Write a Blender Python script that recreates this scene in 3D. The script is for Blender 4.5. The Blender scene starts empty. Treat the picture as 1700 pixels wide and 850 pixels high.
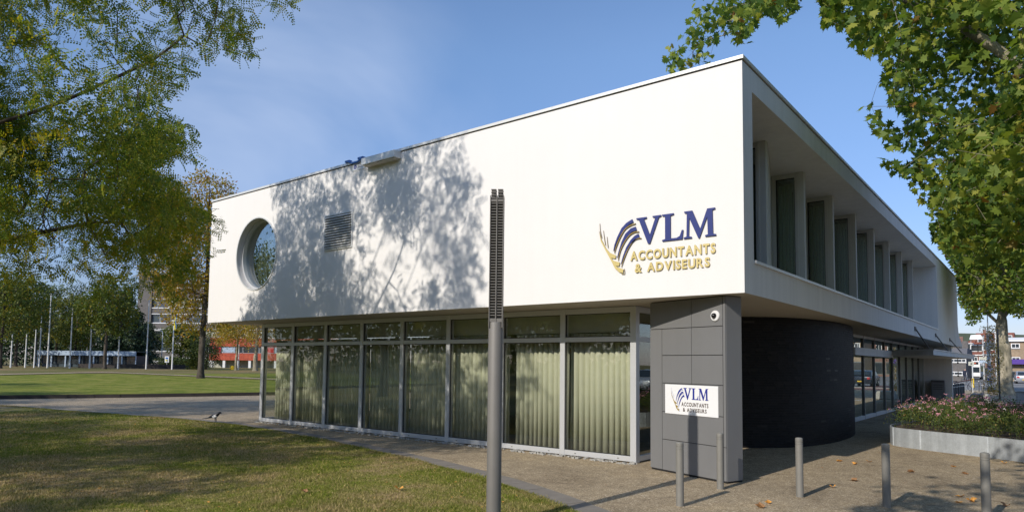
import bpy, bmesh, math, random
import numpy as np
from mathutils import Vector, Matrix, Euler
random.seed(7); rng = np.random.default_rng(7)
R = math.radians
SC = bpy.context.scene
COL = SC.collection
# ------------------------------------------------------------------ camera
F_PX, P_Y, PITCH, ROLL, YAW = 1120.6, 530.57, 0.06446, 0.01097, -0.66788
EYE = Vector((3.3926, -9.7495, 1.75))
_fw = Vector((math.sin(YAW)*math.cos(PITCH), math.cos(YAW)*math.cos(PITCH), math.sin(PITCH)))
_r0 = Vector((math.cos(YAW), -math.sin(YAW), 0)); _u0 = _r0.cross(_fw)
_rt = math.cos(ROLL)*_r0 + math.sin(ROLL)*_u0
_up = -math.sin(ROLL)*_r0 + math.cos(ROLL)*_u0
cd = bpy.data.cameras.new('camera'); cam = bpy.data.objects.new('camera', cd); COL.objects.link(cam)
mw = Matrix((( _rt.x, _up.x, -_fw.x, EYE.x), (_rt.y, _up.y, -_fw.y, EYE.y), (_rt.z, _up.z, -_fw.z, EYE.z), (0, 0, 0, 1)))
cam.matrix_world = mw
cd.sensor_width = 36; cd.lens = 36*F_PX/1700; cd.shift_y = (P_Y-425)/1700
cd.clip_start = .05; cd.clip_end = 6000
SC.camera = cam
# ------------------------------------------------------------------ sun and sky
SUN_AZ, SUN_EL = R(3.5), R(30)          # direction the light travels, measured from +Y towards +X
w = bpy.data.worlds.new('World'); SC.world = w; w.use_nodes = True
nt = w.node_tree; nt.nodes.clear()
def wn(t): return nt.nodes.new(t)
sky = wn('ShaderNodeTexSky'); sky.sky_type = 'NISHITA'; sky.sun_disc = False
sky.sun_elevation = SUN_EL; sky.sun_rotation = math.pi+SUN_AZ; sky.air_density = 1.0; sky.dust_density = .3; sky.ozone_density = 3.2
bg = wn('ShaderNodeBackground'); bg.inputs['Strength'].default_value = .140
tc = wn('ShaderNodeTexCoord'); mp = wn('ShaderNodeMapping'); mp.inputs['Scale'].default_value = (1.0, 1.3, 2.6); mp.inputs['Rotation'].default_value = (.3, .25, .5)
no = wn('ShaderNodeTexNoise'); no.inputs['Scale'].default_value = 1.5; no.inputs['Detail'].default_value = 5; no.inputs['Roughness'].default_value = .52; no.inputs['Distortion'].default_value = .5
rp = wn('ShaderNodeValToRGB'); rp.color_ramp.elements[0].position = .44; rp.color_ramp.elements[1].position = .78
rp.color_ramp.elements[0].color = (0, 0, 0, 1); rp.color_ramp.elements[1].color = (.42, .42, .42, 1)
mx = wn('ShaderNodeMixRGB'); mx.inputs[2].default_value = (5.0, 5.5, 6.6, 1)
out = wn('ShaderNodeOutputWorld'); L = nt.links.new
L(tc.outputs['Generated'], mp.inputs['Vector']); L(mp.outputs[0], no.inputs['Vector']); L(no.outputs[0], rp.inputs[0])
# the thin cirrus thickens towards the north-west
dt = wn('ShaderNodeVectorMath'); dt.operation = 'DOT_PRODUCT'; _c = Vector((-.80, .51, .31)).normalized(); dt.inputs[1].default_value = _c
L(tc.outputs['Generated'], dt.inputs[0]); mr = wn('ShaderNodeMapRange'); mr.inputs[1].default_value = .955; mr.inputs[2].default_value = 1.0; mr.inputs[3].default_value = .06; mr.inputs[4].default_value = 1.2; L(dt.outputs['Value'], mr.inputs[0])
mm_ = wn('ShaderNodeMath'); mm_.operation = 'MULTIPLY'; L(rp.outputs[0], mm_.inputs[0]); L(mr.outputs[0], mm_.inputs[1]); mm_.use_clamp = True
# the low sky is a dull blue haze rather than white
sp_ = wn('ShaderNodeSeparateXYZ'); L(tc.outputs['Generated'], sp_.inputs[0]); hz = wn('ShaderNodeValToRGB'); L(sp_.outputs[2], hz.inputs[0])
hz.color_ramp.elements[0].position = .0; hz.color_ramp.elements[0].color = (.50, .47, .62, 1); hz.color_ramp.elements[1].position = .42; hz.color_ramp.elements[1].color = (.97, 1, 1.06, 1)
ml_ = wn('ShaderNodeMixRGB'); ml_.blend_type = 'MULTIPLY'; ml_.inputs[0].default_value = 1; L(sky.outputs[0], ml_.inputs[1]); L(hz.outputs[0], ml_.inputs[2])
L(mm_.outputs[0], mx.inputs[0]); L(ml_.outputs[0], mx.inputs[1]); L(mx.outputs[0], bg.inputs['Color']); L(bg.outputs[0], out.inputs['Surface'])
sl = bpy.data.lights.new('sun', 'SUN'); sl.energy = 3.2; sl.angle = R(.53); sl.color = (1, .93, .83)
sun = bpy.data.objects.new('sun', sl); COL.objects.link(sun)
SUNV = Vector((math.sin(SUN_AZ)*math.cos(SUN_EL), math.cos(SUN_AZ)*math.cos(SUN_EL), -math.sin(SUN_EL)))
sun.rotation_euler = SUNV.to_track_quat('-Z', 'Y').to_euler(); sun.location = (-20, -40, 40)
SC.view_settings.view_transform = 'Standard'; SC.view_settings.look = 'None'
SC.view_settings.exposure = 0.3; SC.view_settings.gamma = 1.0
SC.render.engine = 'CYCLES'
SC.cycles.max_bounces = 8; SC.cycles.transparent_max_bounces = 24; SC.cycles.caustics_reflective = False; SC.cycles.caustics_refractive = False

# ------------------------------------------------------------------ measuring helpers (survey of the place)
def ray(px, py): return _fw + _rt*((px-850)/F_PX) - _up*((py-P_Y)/F_PX)
def hit(px, py, axis, val):
    d = ray(px, py); return EYE + d*((val-EYE[axis])/d[axis])
def at(px, depth, z=0.):                     # ground spot at a distance along the viewing direction
    d = ray(px, 600); d = Vector((d.x, d.y, 0)); k = depth/(d.x*_fw.x+d.y*_fw.y)
    return Vector((EYE.x+d.x*k, EYE.y+d.y*k, z))
def zat(px, py, depth):
    d = ray(px, py); k = depth/(d.x*_fw.x+d.y*_fw.y); return EYE.z+d.z*k
def project(P):                              # (n,3) -> photo pixels and distance
    D = P-np.array(EYE); z = D@np.array(_fw)
    zz = np.where(z > .05, z, .05)
    return 850+F_PX*(D@np.array(_rt))/zz, P_Y-F_PX*(D@np.array(_up))/zz, z
def inpoly(x, y, poly):
    res = np.zeros(len(x), bool); n = len(poly)
    for i in range(n):
        x1, y1 = poly[i]; x2, y2 = poly[(i+1) % n]
        c = ((y1 > y) != (y2 > y)) & (x < (x2-x1)*(y-y1)/((y2-y1) if y2 != y1 else 1e-9)+x1)
        res ^= c
    return res

# ------------------------------------------------------------------ materials
MATS = {}
def newmat(name):
    m = bpy.data.materials.new(name); m.use_nodes = True; t = m.node_tree; t.nodes.clear()
    o = t.nodes.new('ShaderNodeOutputMaterial'); return m, t, o
def N(t, kind, **kw):
    n = t.nodes.new(kind)
    for k, v in kw.items():
        if k in n.inputs: n.inputs[k].default_value = v
        else: setattr(n, k, v)
    return n
def coords(t, world=True, scale=(1, 1, 1), off=(0, 0, 0)):
    if world:
        g = t.nodes.new('ShaderNodeNewGeometry'); src = g.outputs['Position']
    else:
        g = t.nodes.new('ShaderNodeTexCoord'); src = g.outputs['Object']
    mp = N(t, 'ShaderNodeMapping'); mp.inputs['Scale'].default_value = scale; mp.inputs['Location'].default_value = off
    t.links.new(src, mp.inputs['Vector']); return mp.outputs[0]
def ramp(t, fac, stops):
    r = t.nodes.new('ShaderNodeValToRGB'); e = r.color_ramp.elements
    while len(e) > 1: e.remove(e[-1])
    e[0].position = stops[0][0]; e[0].color = (*stops[0][1], 1)
    for p, c in stops[1:]:
        k = e.new(p); k.color = (*c, 1)
    t.links.new(fac, r.inputs[0]); return r.outputs[0]
def noise(t, vec, scale, detail=4, rough=.55, dist=0.):
    n = N(t, 'ShaderNodeTexNoise', Scale=scale, Detail=detail, Roughness=rough, Distortion=dist)
    t.links.new(vec, n.inputs['Vector']); return n.outputs[0]
def mixc(t, a, b, f, mode='MIX'):
    m = t.nodes.new('ShaderNodeMixRGB'); m.blend_type = mode
    for i, v in ((0, f), (1, a), (2, b)):
        if hasattr(v, 'links') or hasattr(v, 'is_linked'): t.links.new(v, m.inputs[i])
        elif isinstance(v, tuple): m.inputs[i].default_value = (*v, 1)
        else: m.inputs[i].default_value = v
    return m.outputs[0]
def bump(t, h, strength=.3, dist=.02):
    b = N(t, 'ShaderNodeBump', Strength=strength, Distance=dist); t.links.new(h, b.inputs['Height']); return b.outputs[0]
def pbr(name, col, rough=.7, metal=0., spec=.5, var=.08, vscale=3., bumps=None, fine=None, world=True, emis=None, streak=0.):
    """colour with soft wear, optional bump (scale, strength, distance)"""
    if name in MATS: return MATS[name]
    m, t, o = newmat(name); b = N(t, 'ShaderNodeBsdfPrincipled', Roughness=rough, Metallic=metal)
    b.inputs['Specular IOR Level'].default_value = spec
    v = coords(t, world)
    n = noise(t, v, vscale, 6, .6)
    c = ramp(t, n, [(.25, tuple(x*(1-var) for x in col)), (.75, tuple(min(1, x*(1+var)) for x in col))])
    if fine:
        n2 = noise(t, v, fine[0], 3, .7)
        c2 = ramp(t, n2, [(.3, (1-fine[1],)*3), (.7, (1+fine[1],)*3)])
        c = mixc(t, c, c2, 1.0, 'MULTIPLY')
    if streak:
        sv = coords(t, world, (2.5, 2.5, .12)); n3 = noise(t, sv, 2.2, 5, .6)
        c3 = ramp(t, n3, [(.35, (1-streak,)*3), (.62, (1, 1, 1))]); c = mixc(t, c, c3, 1.0, 'MULTIPLY')
    t.links.new(c, b.inputs['Base Color'])
    if bumps:
        t.links.new(bump(t, noise(t, v, bumps[0], 5, .65), bumps[1], bumps[2]), b.inputs['Normal'])
    if emis: b.inputs['Emission Color'].default_value = (*emis, 1); b.inputs['Emission Strength'].default_value = 1
    t.links.new(b.outputs[0], o.inputs[0]); MATS[name] = m; return m
M = MATS
pbr('white_render', (.80, .78, .755), .9, spec=.2, var=.02, vscale=.6, fine=(55, .03), bumps=(140, .22, .004), streak=.012)
pbr('side_render', (.77, .765, .74), .9, spec=.2, var=.035, vscale=.8, fine=(45, .05), bumps=(110, .3, .005), streak=.07)
pbr('coping', (.72, .72, .70), .45, .3, var=.03)
pbr('soffit', (.56, .52, .45), .9, spec=.2, var=.05, vscale=.7, bumps=(60, .15, .003))
pbr('frame_alu', (.60, .61, .62), .38, .35, var=.03)
pbr('frame_dark', (.20, .20, .19), .5, .2, var=.05)
pbr('side_frame', (.55, .54, .50), .6, 0, var=.04, streak=.08)
pbr('panel_grey', (.195, .195, .195), .5, .1, var=.035, vscale=1.6, fine=(900, .05), streak=.03)
pbr('joint_dark', (.02, .02, .02), .9)
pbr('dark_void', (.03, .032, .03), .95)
pbr('inner_wall', (.33, .36, .25), .9, var=.03)
pbr('inner_floor', (.12, .11, .09), .7)
pbr('curtain', (.52, .52, .39), .9, spec=.1, var=.05, vscale=2, fine=(260, .04), bumps=(500, .1, .002))
pbr('blind', (.5, .5, .42), .9, var=.05)
pbr('steel_pole', (.19, .178, .163), .6, .15, var=.06, vscale=4, bumps=(90, .08, .002), streak=.12)
pbr('steel_dark', (.10, .10, .10), .5, .4, var=.1)
pbr('bollard_grey', (.24, .23, .205), .6, .15, var=.08, vscale=9, bumps=(60, .12, .002), streak=.15)
pbr('galvanised', (.45, .485, .51), .55, .25, var=.12, vscale=7, fine=(40, .10), streak=.22)
pbr('concrete', (.36, .35, .32), .9, var=.12, vscale=5, fine=(60, .12), bumps=(40, .3, .01))
pbr('paint_blue', (.012, .026, .17), .6, var=.03)
pbr('paint_gold', (.62, .46, .13), .42, .25, var=.04)
pbr('gold_text', (.62, .50, .20), .45, .1, var=.03)
pbr('letter_side', (.025, .03, .07), .6)
pbr('sign_white', (.82, .82, .82), .3, var=.01)
pbr('print_blue', (.02, .03, .26), .4, var=.02)
pbr('print_gold', (.32, .22, .05), .4, var=.02)
pbr('print_grey', (.10, .075, .06), .4, var=.02)
pbr('plastic_white', (.8, .8, .8), .3); pbr('plastic_black', (.015, .015, .018), .18)
pbr('bracket_blue', (.03, .13, .42), .45, var=.08); pbr('tile_blue', (.09, .23, .42), .5, var=.2, vscale=20)
pbr('stone_slab', (.22, .195, .165), .85, var=.16, vscale=4, fine=(120, .2), bumps=(60, .3, .006))
pbr('kerb_dark', (.05, .042, .038), .9, var=.2, vscale=2, bumps=(30, .3, .01))
pbr('soil', (.10, .07, .045), .95, var=.3, vscale=8, bumps=(30, .6, .03))
pbr('black_paint', (.012, .012, .014), .35); pbr('rubber', (.02, .02, .02), .8)
pbr('car_dark', (.03, .035, .05), .25, .3); pbr('car_silver', (.45, .47, .5), .3, .5); pbr('car_blue', (.05, .09, .16), .3, .3)
pbr('car_glass', (.03, .04, .05), .08, 0, 1.0)
pbr('white_paint', (.78, .78, .77), .4, var=.02); pbr('yellow_paint', (.85, .58, .02), .4); pbr('red_paint', (.5, .03, .03), .4)
pbr('green_paint', (.05, .2, .07), .5)
pbr('road_grey', (.17, .165, .155), .9, var=.15, vscale=1.3, fine=(60, .15)); pbr('road_red', (.22, .10, .075), .9, var=.12)
pbr('roof_grey', (.13, .13, .14), .8, var=.1); pbr('hill', (.075, .095, .06), .95, var=.2, vscale=.05)
pbr('skin', (.55, .33, .24), .6); pbr('cloth_dark', (.03, .035, .06), .9); pbr('cloth_orange', (.6, .16, .05), .9)
pbr('flag_purple', (.10, .05, .28), .8, var=.2, vscale=6); pbr('flag_yellow', (.75, .65, .05), .8); pbr('flag_blue', (.05, .2, .5), .8)
pbr('feather_black', (.012, .013, .02), .4); pbr('feather_white', (.7, .7, .7), .7)
pbr('kiosk_blue', (.38, .47, .58), .5, .1, var=.06); pbr('kiosk_dark', (.04, .06, .07), .4)
pbr('petal_pink', (.80, .36, .44), .7, var=.3, vscale=30); pbr('petal_magenta', (.55, .12, .38), .7, var=.3, vscale=30); pbr('petal_white', (.75, .72, .7), .7)
pbr('leaf_fallen', (.62, .30, .06), .8, var=.35, vscale=40); pbr('leaf_brown', (.30, .16, .07), .8, var=.3, vscale=40)
pbr('bus_display', (.02, .01, .01), .5, emis=(.5, .07, .02)); pbr('plate_yellow', (.7, .45, .03), .5)
pbr('paper_white', (.75, .75, .73), .8)

def brickmat(name, c1, c2, mortar, sx, rowh, msize=.012, rough=.85, bstr=.4, rot=None):
    m, t, o = newmat(name); b = N(t, 'ShaderNodeBsdfPrincipled', Roughness=rough)
    tcn = t.nodes.new('ShaderNodeTexCoord'); mpn = N(t, 'ShaderNodeMapping')
    sep = t.nodes.new('ShaderNodeSeparateXYZ'); t.links.new(tcn.outputs['Object'], sep.inputs[0])
    ad = N(t, 'ShaderNodeMath', operation='ADD'); t.links.new(sep.outputs[0], ad.inputs[0]); t.links.new(sep.outputs[1], ad.inputs[1])
    cmb = t.nodes.new('ShaderNodeCombineXYZ'); t.links.new(ad.outputs[0], cmb.inputs[0]); t.links.new(sep.outputs[2], cmb.inputs[1])
    br = N(t, 'ShaderNodeTexBrick', Scale=1.0)
    br.inputs['Color1'].default_value = (*c1, 1); br.inputs['Color2'].default_value = (*c2, 1); br.inputs['Mortar'].default_value = (*mortar, 1)
    br.inputs['Mortar Size'].default_value = msize; br.inputs['Brick Width'].default_value = sx; br.inputs['Row Height'].default_value = rowh
    t.links.new(cmb.outputs[0], br.inputs['Vector'])
    n = noise(t, coords(t), 2., 5, .6); c = mixc(t, br.outputs['Color'], ramp(t, n, [(.3, (.8, .8, .8)), (.7, (1.15, 1.15, 1.15))]), 1.0, 'MULTIPLY')
    t.links.new(c, b.inputs['Base Color']); inv = N(t, 'ShaderNodeMath', operation='SUBTRACT'); inv.inputs[0].default_value = 1.
    t.links.new(br.outputs['Fac'], inv.inputs[1]); t.links.new(bump(t, inv.outputs[0], bstr, .01), b.inputs['Normal'])
    t.links.new(b.outputs[0], o.inputs[0]); MATS[name] = m; return m
brickmat('brick_red', (.25, .09, .06), (.19, .065, .05), (.25, .22, .19), .22, .07)
brickmat('brick_tan', (.36, .25, .14), (.30, .20, .11), (.33, .28, .22), .22, .07)
brickmat('brick_grey', (.14, .125, .12), (.11, .10, .095), (.16, .15, .14), .22, .07)
brickmat('clad_red', (.50, .10, .05), (.42, .08, .045), (.2, .05, .03), 1.2, .3)
brickmat('roof_tile', (.26, .085, .055), (.19, .07, .05), (.08, .03, .02), .25, .3)

def glassmat(name, tint, r0, boost=1.0):
    m, t, o = newmat(name)
    tr = N(t, 'ShaderNodeBsdfTransparent'); tr.inputs[0].default_value = (*tint, 1)
    gl = N(t, 'ShaderNodeBsdfGlossy', Roughness=.0); gl.inputs[0].default_value = (.95, 1, .97, 1)
    lw = N(t, 'ShaderNodeLayerWeight', Blend=.5)
    pw = N(t, 'ShaderNodeMath', operation='POWER'); pw.inputs[1].default_value = 4.0; t.links.new(lw.outputs['Facing'], pw.inputs[0])
    ml = N(t, 'ShaderNodeMath', operation='MULTIPLY_ADD'); ml.inputs[1].default_value = (1-r0)*boost; ml.inputs[2].default_value = r0; ml.use_clamp = True
    t.links.new(pw.outputs[0], ml.inputs[0])
    wob = bump(t, noise(t, coords(t), 1.3, 2, .4), .02, .02)
    t.links.new(wob, gl.inputs['Normal'])
    ms = t.nodes.new('ShaderNodeMixShader'); t.links.new(ml.outputs[0], ms.inputs[0]); t.links.new(tr.outputs[0], ms.inputs[1]); t.links.new(gl.outputs[0], ms.inputs[2])
    t.links.new(ms.outputs[0], o.inputs[0]); MATS[name] = m; return m
glassmat('glass_front', (.955, .965, .95), .058)
glassmat('glass_dark', (.70, .80, .72), .2)
glassmat('glass_round', (.75, .8, .8), .34)
glassmat('glass_entry', (.40, .47, .45), .32)

def leafmat(name, stops, trans=.35, patch=None, rough=.55, pscale=.9):
    m, t, o = newmat(name)
    g = t.nodes.new('ShaderNodeNewGeometry')
    c = ramp(t, g.outputs['Random Per Island'], stops)
    if patch:
        n = noise(t, coords(t), pscale, 3, .6)
        f = ramp(t, n, [(.50, (0, 0, 0)), (.68, (1, 1, 1))])
        f2 = N(t, 'ShaderNodeMath', operation='MULTIPLY'); f2.inputs[1].default_value = .75
        sp = N(t, 'ShaderNodeRGBToBW'); t.links.new(f, sp.inputs[0]); t.links.new(sp.outputs[0], f2.inputs[0])
        c = mixc(t, c, ramp(t, g.outputs['Random Per Island'], patch), f2.outputs[0])
    d = N(t, 'ShaderNodeBsdfPrincipled', Roughness=rough); d.inputs['Specular IOR Level'].default_value = .35
    tl = N(t, 'ShaderNodeBsdfTranslucent'); ms = t.nodes.new('ShaderNodeMixShader'); ms.inputs[0].default_value = trans
    t.links.new(c, d.inputs['Base Color'])
    hs = N(t, 'ShaderNodeHueSaturation', Saturation=1.1, Value=1.35); hs.inputs['Hue'].default_value = .49; t.links.new(c, hs.inputs['Color']); t.links.new(hs.outputs[0], tl.inputs[0])
    t.links.new(d.outputs[0], ms.inputs[1]); t.links.new(tl.outputs[0], ms.inputs[2]); t.links.new(ms.outputs[0], o.inputs[0]); MATS[name] = m; return m
G1, G2, G3 = (.07, .105, .02), (.105, .15, .028), (.165, .19, .035)
YL, OR, BR = (.40, .28, .035), (.42, .17, .03), (.20, .10, .04)
leafmat('leaf_locust', [(0, (.09, .15, .025)), (.45, (.14, .21, .035)), (.85, (.26, .29, .045)), (1, (.42, .36, .05))], .55, [(0, (.30, .31, .03)), (.7, (.42, .36, .03)), (1, (.45, .24, .03))], pscale=.5)
leafmat('leaf_plane', [(0, (.07, .13, .03)), (.35, (.12, .20, .035)), (.72, (.26, .33, .05)), (.975, (.40, .40, .07)), (.99, (.22, .12, .03)), (1, (.30, .16, .04))], .5)
leafmat('leaf_golden', [(0, (.18, .18, .03)), (.35, (.33, .26, .03)), (.8, YL), (1, OR)], .4)
leafmat('leaf_green', [(0, G1), (.5, G2), (.9, G3), (1, YL)], .35, [(0, G3), (1, (.28, .22, .03))], pscale=.25)
leafmat('leaf_dark', [(0, (.025, .045, .02)), (.6, (.04, .07, .03)), (1, (.07, .10, .05))], .15)
leafmat('leaf_bush', [(0, (.03, .05, .015)), (.6, (.06, .09, .02)), (1, (.1, .12, .03))], .25)
leafmat('leaf_flowerbed', [(0, (.05, .08, .02)), (.5, (.09, .14, .03)), (.85, (.15, .18, .04)), (1, (.25, .17, .05))], .35)

def barkmat(name, c1, c2, c3, sc):
    m, t, o = newmat(name); b = N(t, 'ShaderNodeBsdfPrincipled', Roughness=.9); b.inputs['Specular IOR Level'].default_value = .2
    n = noise(t, coords(t, True, (1, 1, .45)), sc, 4, .55, .6); c = ramp(t, n, [(.38, c1), (.5, c2), (.62, c3)])
    n2 = noise(t, coords(t), sc*9, 4, .7); c = mixc(t, c, ramp(t, n2, [(.3, (.75, .75, .75)), (.7, (1.2, 1.2, 1.2))]), 1., 'MULTIPLY')
    t.links.new(c, b.inputs['Base Color']); t.links.new(bump(t, n2, .6, .03), b.inputs['Normal']); t.links.new(b.outputs[0], o.inputs[0]); MATS[name] = m; return m
barkmat('bark_plane', (.15, .14, .10), (.27, .24, .17), (.42, .37, .27), 2.2)
barkmat('bark_dark', (.055, .045, .035), (.085, .07, .055), (.12, .10, .08), 3.)

def groundmats():
    # worn lawn: green grass with straw patches
    m, t, o = newmat('lawn_near'); b = N(t, 'ShaderNodeBsdfPrincipled', Roughness=.95); b.inputs['Specular IOR Level'].default_value = .1
    v = coords(t)
    big = noise(t, v, .42, 5, .6, .3); fin = noise(t, v, 14, 5, .75); mid = noise(t, v, 2.6, 4, .65)
    c = ramp(t, fin, [(.3, (.12, .12, .025)), (.5, (.21, .21, .045)), (.72, (.36, .32, .10))])
    dry = ramp(t, fin, [(.3, (.22, .155, .075)), (.7, (.50, .37, .20))])
    ad = N(t, 'ShaderNodeMath', operation='MULTIPLY_ADD'); ad.inputs[1].default_value = .45; t.links.new(mid, ad.inputs[0]); t.links.new(big, ad.inputs[2])
    f = ramp(t, ad.outputs[0], [(.63, (0, 0, 0)), (.87, (1, 1, 1))])
    c = mixc(t, c, dry, f); t.links.new(c, b.inputs['Base Color']); t.links.new(bump(t, fin, .8, .03), b.inputs['Normal'])
    t.links.new(b.outputs[0], o.inputs[0]); M['lawn_near'] = m
    m, t, o = newmat('lawn_far'); b = N(t, 'ShaderNodeBsdfPrincipled', Roughness=.95); b.inputs['Specular IOR Level'].default_value = .1
    v = coords(t); a = noise(t, v, .6, 6, .75); f = noise(t, v, 4, 5, .85)
    c = ramp(t, a, [(.38, (.12, .16, .022)), (.5, (.20, .225, .04)), (.62, (.29, .27, .075))]); c = mixc(t, c, ramp(t, f, [(.3, (.6, .62, .55)), (.7, (1.4, 1.35, 1.2))]), 1., 'MULTIPLY')
    t.links.new(c, b.inputs['Base Color']); t.links.new(bump(t, f, .8, .04), b.inputs['Normal']); t.links.new(b.outputs[0], o.inputs[0]); M['lawn_far'] = m
    m, t, o = newmat('rough_grass'); b = N(t, 'ShaderNodeBsdfPrincipled', Roughness=.95); b.inputs['Specular IOR Level'].default_value = .1
    v = coords(t); a = noise(t, v, .12, 5, .7); f = noise(t, v, 3, 4, .8)
    c = ramp(t, a, [(.35, (.13, .14, .04)), (.5, (.20, .17, .07)), (.65, (.29, .20, .11))]); c = mixc(t, c, ramp(t, f, [(.3, (.75, .75, .75)), (.7, (1.25, 1.25, 1.25))]), 1., 'MULTIPLY')
    t.links.new(c, b.inputs['Base Color']); t.links.new(b.outputs[0], o.inputs[0]); M['rough_grass'] = m
    # exposed aggregate paving
    m, t, o = newmat('aggregate'); b = N(t, 'ShaderNodeBsdfPrincipled', Roughness=.88); b.inputs['Specular IOR Level'].default_value = .3
    v = coords(t); vo = N(t, 'ShaderNodeTexVoronoi', Scale=75.); t.links.new(v, vo.inputs['Vector'])
    bw = N(t, 'ShaderNodeSeparateColor'); t.links.new(vo.outputs['Color'], bw.inputs[0])
    c = ramp(t, bw.outputs[0], [(0, (.235, .18, .11)), (.45, (.37, .285, .18)), (.8, (.475, .38, .25)), (.97, (.66, .55, .40))])
    a = noise(t, v, .55, 7, .7, .6); c = mixc(t, c, ramp(t, a, [(.3, (.58, .56, .55)), (.46, (.92, .92, .92)), (.56, (1, 1, 1)), (.7, (1.15, 1.12, 1.05))]), 1., 'MULTIPLY')
    a2 = noise(t, v, 5, 5, .7); c = mixc(t, c, ramp(t, a2, [(.35, (.8, .8, .8)), (.6, (1.05, 1.05, 1.05))]), 1., 'MULTIPLY')
    t.links.new(c, b.inputs['Base Color']); t.links.new(bump(t, vo.outputs['Distance'], .45, .006), b.inputs['Normal']); t.links.new(b.outputs[0], o.inputs[0]); M['aggregate'] = m
    m, t, o = newmat('grass_blade'); g = t.nodes.new('ShaderNodeNewGeometry')
    v = coords(t); big = noise(t, v, .42, 5, .6, .3); mid = noise(t, v, 2.6, 4, .65)
    ad = N(t, 'ShaderNodeMath', operation='MULTIPLY_ADD'); ad.inputs[1].default_value = .45; t.links.new(mid, ad.inputs[0]); t.links.new(big, ad.inputs[2])
    f = ramp(t, ad.outputs[0], [(.63, (0, 0, 0)), (.87, (1, 1, 1))])
    c = mixc(t, ramp(t, g.outputs['Random Per Island'], [(0, (.125, .17, .022)), (.5, (.215, .26, .042)), (.85, (.34, .32, .085)), (1, (.58, .44, .2))]),
             ramp(t, g.outputs['Random Per Island'], [(0, (.17, .17, .045)), (.4, (.38, .29, .13)), (1, (.62, .48, .26))]), f)
    d = N(t, 'ShaderNodeBsdfDiffuse'); tl = N(t, 'ShaderNodeBsdfTranslucent'); ms = t.nodes.new('ShaderNodeMixShader'); ms.inputs[0].default_value = .35
    t.links.new(c, d.inputs[0]); t.links.new(c, tl.inputs[0]); t.links.new(d.outputs[0], ms.inputs[1]); t.links.new(tl.outputs[0], ms.inputs[2]); t.links.new(ms.outputs[0], o.inputs[0]); M['grass_blade'] = m
groundmats()
m, t, o = newmat('black_brick'); b = N(t, 'ShaderNodeBsdfPrincipled', Roughness=.65); b.inputs['Specular IOR Level'].default_value = .25
g = t.nodes.new('ShaderNodeNewGeometry')
c = ramp(t, g.outputs['Random Per Island'], [(0, (.009, .009, .010)), (.7, (.013, .013, .014)), (.985, (.019, .018, .018)), (1, (.06, .058, .055))])
c = mixc(t, c, ramp(t, noise(t, coords(t), 12, 5, .7), [(.35, (.8, .8, .8)), (.75, (1.5, 1.5, 1.5))]), 1., 'MULTIPLY')
t.links.new(c, b.inputs['Base Color']); t.links.new(bump(t, noise(t, coords(t), 60, 4, .6), .3, .004), b.inputs['Normal']); t.links.new(b.outputs[0], o.inputs[0]); M['black_brick'] = m
# blue / white spiral pole
m, t, o = newmat('spiral_paint'); b = N(t, 'ShaderNodeBsdfPrincipled', Roughness=.4)
tcn = t.nodes.new('ShaderNodeTexCoord'); sep = t.nodes.new('ShaderNodeSeparateXYZ'); t.links.new(tcn.outputs['Object'], sep.inputs[0])
at2 = N(t, 'ShaderNodeMath', operation='ARCTAN2'); t.links.new(sep.outputs[1], at2.inputs[0]); t.links.new(sep.outputs[0], at2.inputs[1])
s1 = N(t, 'ShaderNodeMath', operation='MULTIPLY_ADD'); s1.inputs[1].default_value = 1/(2*math.pi); t.links.new(at2.outputs[0], s1.inputs[0])
z1 = N(t, 'ShaderNodeMath', operation='MULTIPLY'); z1.inputs[1].default_value = 1.0; t.links.new(sep.outputs[2], z1.inputs[0]); t.links.new(z1.outputs[0], s1.inputs[2])
fr = N(t, 'ShaderNodeMath', operation='FRACT'); t.links.new(s1.outputs[0], fr.inputs[0])
gt = N(t, 'ShaderNodeMath', operation='GREATER_THAN'); gt.inputs[1].default_value = .5; t.links.new(fr.outputs[0], gt.inputs[0])
lt = N(t, 'ShaderNodeMath', operation='LESS_THAN'); lt.inputs[1].default_value = 2.0; t.links.new(sep.outputs[2], lt.inputs[0])
mu = N(t, 'ShaderNodeMath', operation='MULTIPLY'); t.links.new(gt.outputs[0], mu.inputs[0]); t.links.new(lt.outputs[0], mu.inputs[1])
c = mixc(t, (.36, .47, .62), (.02, .06, .30), mu.outputs[0]); t.links.new(c, b.inputs['Base Color']); t.links.new(b.outputs[0], o.inputs[0]); M['spiral_paint'] = m

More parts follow.
